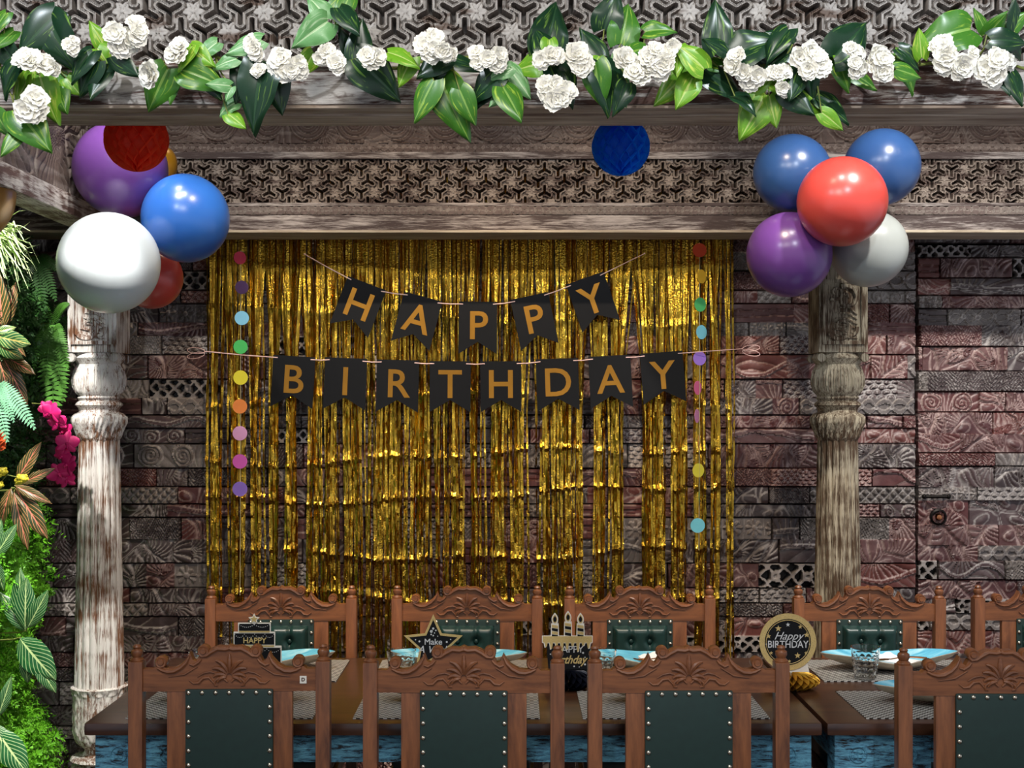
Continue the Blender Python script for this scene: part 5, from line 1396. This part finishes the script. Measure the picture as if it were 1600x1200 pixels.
def fern(name, label, px, py, D, fronds, mat):
    c0 = P(px, py, D); root = tag(empty(name, c0), label, 'fern', 'sword ferns on the planted wall'); k = D / F
    for (bx, by, tx, ty) in fronds:
        b = Vector((bx * k, 0, -by * k)); t = Vector((tx * k, -0.05, -ty * k)); mid = (b + t) / 2 + Vector((0.0, -0.04, 0.03)); mb = MB()
        pts = [b * (1 - f) ** 2 + mid * 2 * f * (1 - f) + t * f * f for f in [i / 20 for i in range(21)]]
        mb.tube(pts, 0.0012, 4); L = (t - b).length
        for i in range(1, 21):
            f = i / 20; d = (pts[i] - pts[i - 1]).normalized(); sd = d.cross(Vector((0, -1, 0))).normalized(); l = L * 0.17 * math.sin(PI * (0.15 + 0.82 * f)) ** 0.7; w_ = L / 20 * 0.46
            for sg in (-1, 1):
                o_ = (sd * sg + d * 0.25).normalized(); p = pts[i]
                mb.add([p - d * w_ * 0.6, p + o_ * l * 0.5 - d * w_, p + o_ * l + Vector((0, 0, -0.004)), p + o_ * l * 0.5 + d * w_, p + d * w_ * 0.6], [(0, 1, 2, 3, 4)])
        mb.build('frond', mat, root, fix=False)
    st_ = MB(); st_.tube([Vector((-0.14, 0.05, 0)), Vector((0, 0, 0))], 0.003, 5); st_.build('stem', M['stem'], root)
fern('sword_fern', 'green sword fern with drooping fronds left of the pillar capital', 84, 505, 5.2, [(0, 0, -4, 95), (0, 0, 22, 120), (4, 0, 28, 70), (-4, 0, -24, 70), (0, 0, 8, 150), (0, 0, 30, -30), (0, 0, -20, -40)], plain('fern_green', srgb(84, 138, 52), 0.45, 0, 0.2))
fern('sword_fern', 'dark sword fern high in the corner below the white balloon', 60, 400, 5.2, [(0, 0, 34, 70), (0, 0, 16, 90), (0, 0, -20, 60), (0, 0, 44, 30)], M['fern'])
fern('sword_fern', 'pale mint fern frond arching at the left edge above the orange flower', 0, 598, 4.6, [(0, 0, 62, 70), (0, 0, 30, 60), (-6, 0, 20, 90)], plain('mint_fern', srgb(150, 214, 170), 0.45, 0, 0.1))
gt = tag(empty('grass_tuft', P(0, 365, 4.8)), 'pale green curly grass tuft at the left edge under the side beam', 'plant')
g = MB(); rg_ = random.Random(9)
for k in range(80):
    a_ = rg_.uniform(-1.3, 1.5); L = rg_.uniform(0.08, 0.17); b = Vector((rg_.uniform(-0.06, 0.02), rg_.uniform(-0.03, 0.03), rg_.uniform(-0.03, 0.02)))
    d = Vector((math.cos(a_), rg_.uniform(-0.5, 0.2), math.sin(a_) * 0.7)).normalized()
    pts = [b + d * L * f + Vector((0, 0, -0.09 * f * f * rg_.uniform(0.4, 1.3))) for f in (0, 0.25, 0.5, 0.75, 1)]
    g.tube(pts, [0.004, 0.005, 0.004, 0.003, 0.0008], 4, flat=0.3)
tag(g.build('grass_blades', M['grass'], gt), kind='stuff')

def orchid_flower():
    m = MB()
    def petal(a_, L, W, tilt):
        vs = []; fs = []
        for j in range(6):
            v = j / 5; wv = W * math.sin(PI * (0.06 + 0.88 * v)) ** 0.7
            for i in range(-3, 4):
                u = i / 3; x = u * wv; y = v * L; z = -tilt * v * v - 0.12 * u * u
                c_, s_ = math.cos(a_), math.sin(a_); vs.append((x * c_ - y * s_, z, x * s_ + y * c_))
        for j in range(5):
            for i in range(6): k = j * 7 + i; fs.append((k, k + 1, k + 8, k + 7))
        m.add([(v[0], -v[1], v[2]) for v in vs], fs)
    for a_, L, W in ((0, 1, 0.34), (2.3, 1, 0.32), (-2.3, 1, 0.32)): petal(a_, L, W, 0.15)
    for a_ in (1.25, -1.25): petal(a_, 1.05, 0.52, -0.15)
    m.ball((0, -0.14, -0.08), 0.17, 8, (1, 1, 0.8), 6); m.tube([(0, -0.12, -0.1), (0, -0.3, -0.25), (0, -0.25, -0.45)], [0.08, 0.12, 0.05], 6)
    return m
orc = tag(empty('orchid_spray', P(100, 690, 5.0)), 'magenta orchid spray hanging beside the left pillar', 'flower'); OO = P(100, 690, 5.0)
of = None
for (px, py, r_) in ((80, 645, 17), (90, 660, 15), (100, 674, 17), (105, 692, 18), (98, 712, 16), (106, 726, 17), (92, 740, 18), (104, 750, 14), (72, 637, 12)):
    if of is None: o = of = orchid_flower().build('orchid_blossom', M['orchid'], orc, fix=False)
    else: o = of.copy(); link(o, orc)
    o.location = P(px, py, 5.0 - rnd.uniform(0, 0.05)) - OO; sz = r_ * 5.0 / F; o.scale = (sz,) * 3; o.rotation_euler = (rnd.uniform(-0.3, 0.3), rnd.uniform(-1, 1), rnd.uniform(-0.6, 0.5))
so = MB(); so.tube([P(50, 630, 5.06) - OO, P(78, 632, 5.03) - OO, P(98, 670, 5.03) - OO, P(102, 720, 5.03) - OO, P(92, 745, 5.03) - OO], 0.002, 5); so.build('stem', M['stem'], orc)
og = tag(empty('orange_blossom', P(0, 687, 4.7)), 'orange many-petalled flower at the left edge of the planted wall', 'flower')
ob_ = blossom_mesh(40).build('petals', M['orange'], og, fix=False); ob_.scale = (0.042,) * 3
s2_ = MB(); s2_.tube([Vector((-0.16, 0.05, -0.02)), Vector((-0.04, 0.02, 0)), Vector((0, 0.01, 0))], 0.003, 5); s2_.build('stem', M['stem'], og)
yb = tag(empty('yellow_bud_twig', P(18, 745, 4.7)), 'twig of small yellow buds at the left edge beside the croton', 'flower')
YO = P(18, 745, 4.7); first_ = None
for (px, py, r_) in ((35, 748, 8), (3, 737, 8), (-2, 758, 7), (28, 752, 5)):
    if first_ is None:
        m = MB(); m.ball((0, 0, 0), 1, 10, (1, 1, 0.9), 8); rr2 = random.Random(3)
        for k in range(14):
            a_ = rr2.uniform(0, 6.28); b2_ = rr2.uniform(-1, 1); d = Vector((math.cos(a_) * math.cos(b2_), -abs(math.sin(a_)) * math.cos(b2_), math.sin(b2_))); m.ball(d * 0.9, 0.38, 6, m=5)
        o = first_ = m.build('bud', M['yellow'], yb)
    else: o = first_.copy(); link(o, yb)
    o.location = P(px, py, 4.7) - YO; o.scale = (r_ * 4.7 / F,) * 3
s2_ = MB(); s2_.tube([P(35, 748, 4.71) - YO, P(15, 743, 4.71) - YO, P(-20, 745, 4.72) - YO, P(-60, 750, 4.8) - YO], 0.002, 5); s2_.tube([P(15, 743, 4.71) - YO, P(3, 737, 4.7) - YO], 0.0016, 5); s2_.tube([P(10, 743, 4.71) - YO, P(-2, 758, 4.7) - YO], 0.0016, 5)
s2_.build('stem', M['stem'], yb)
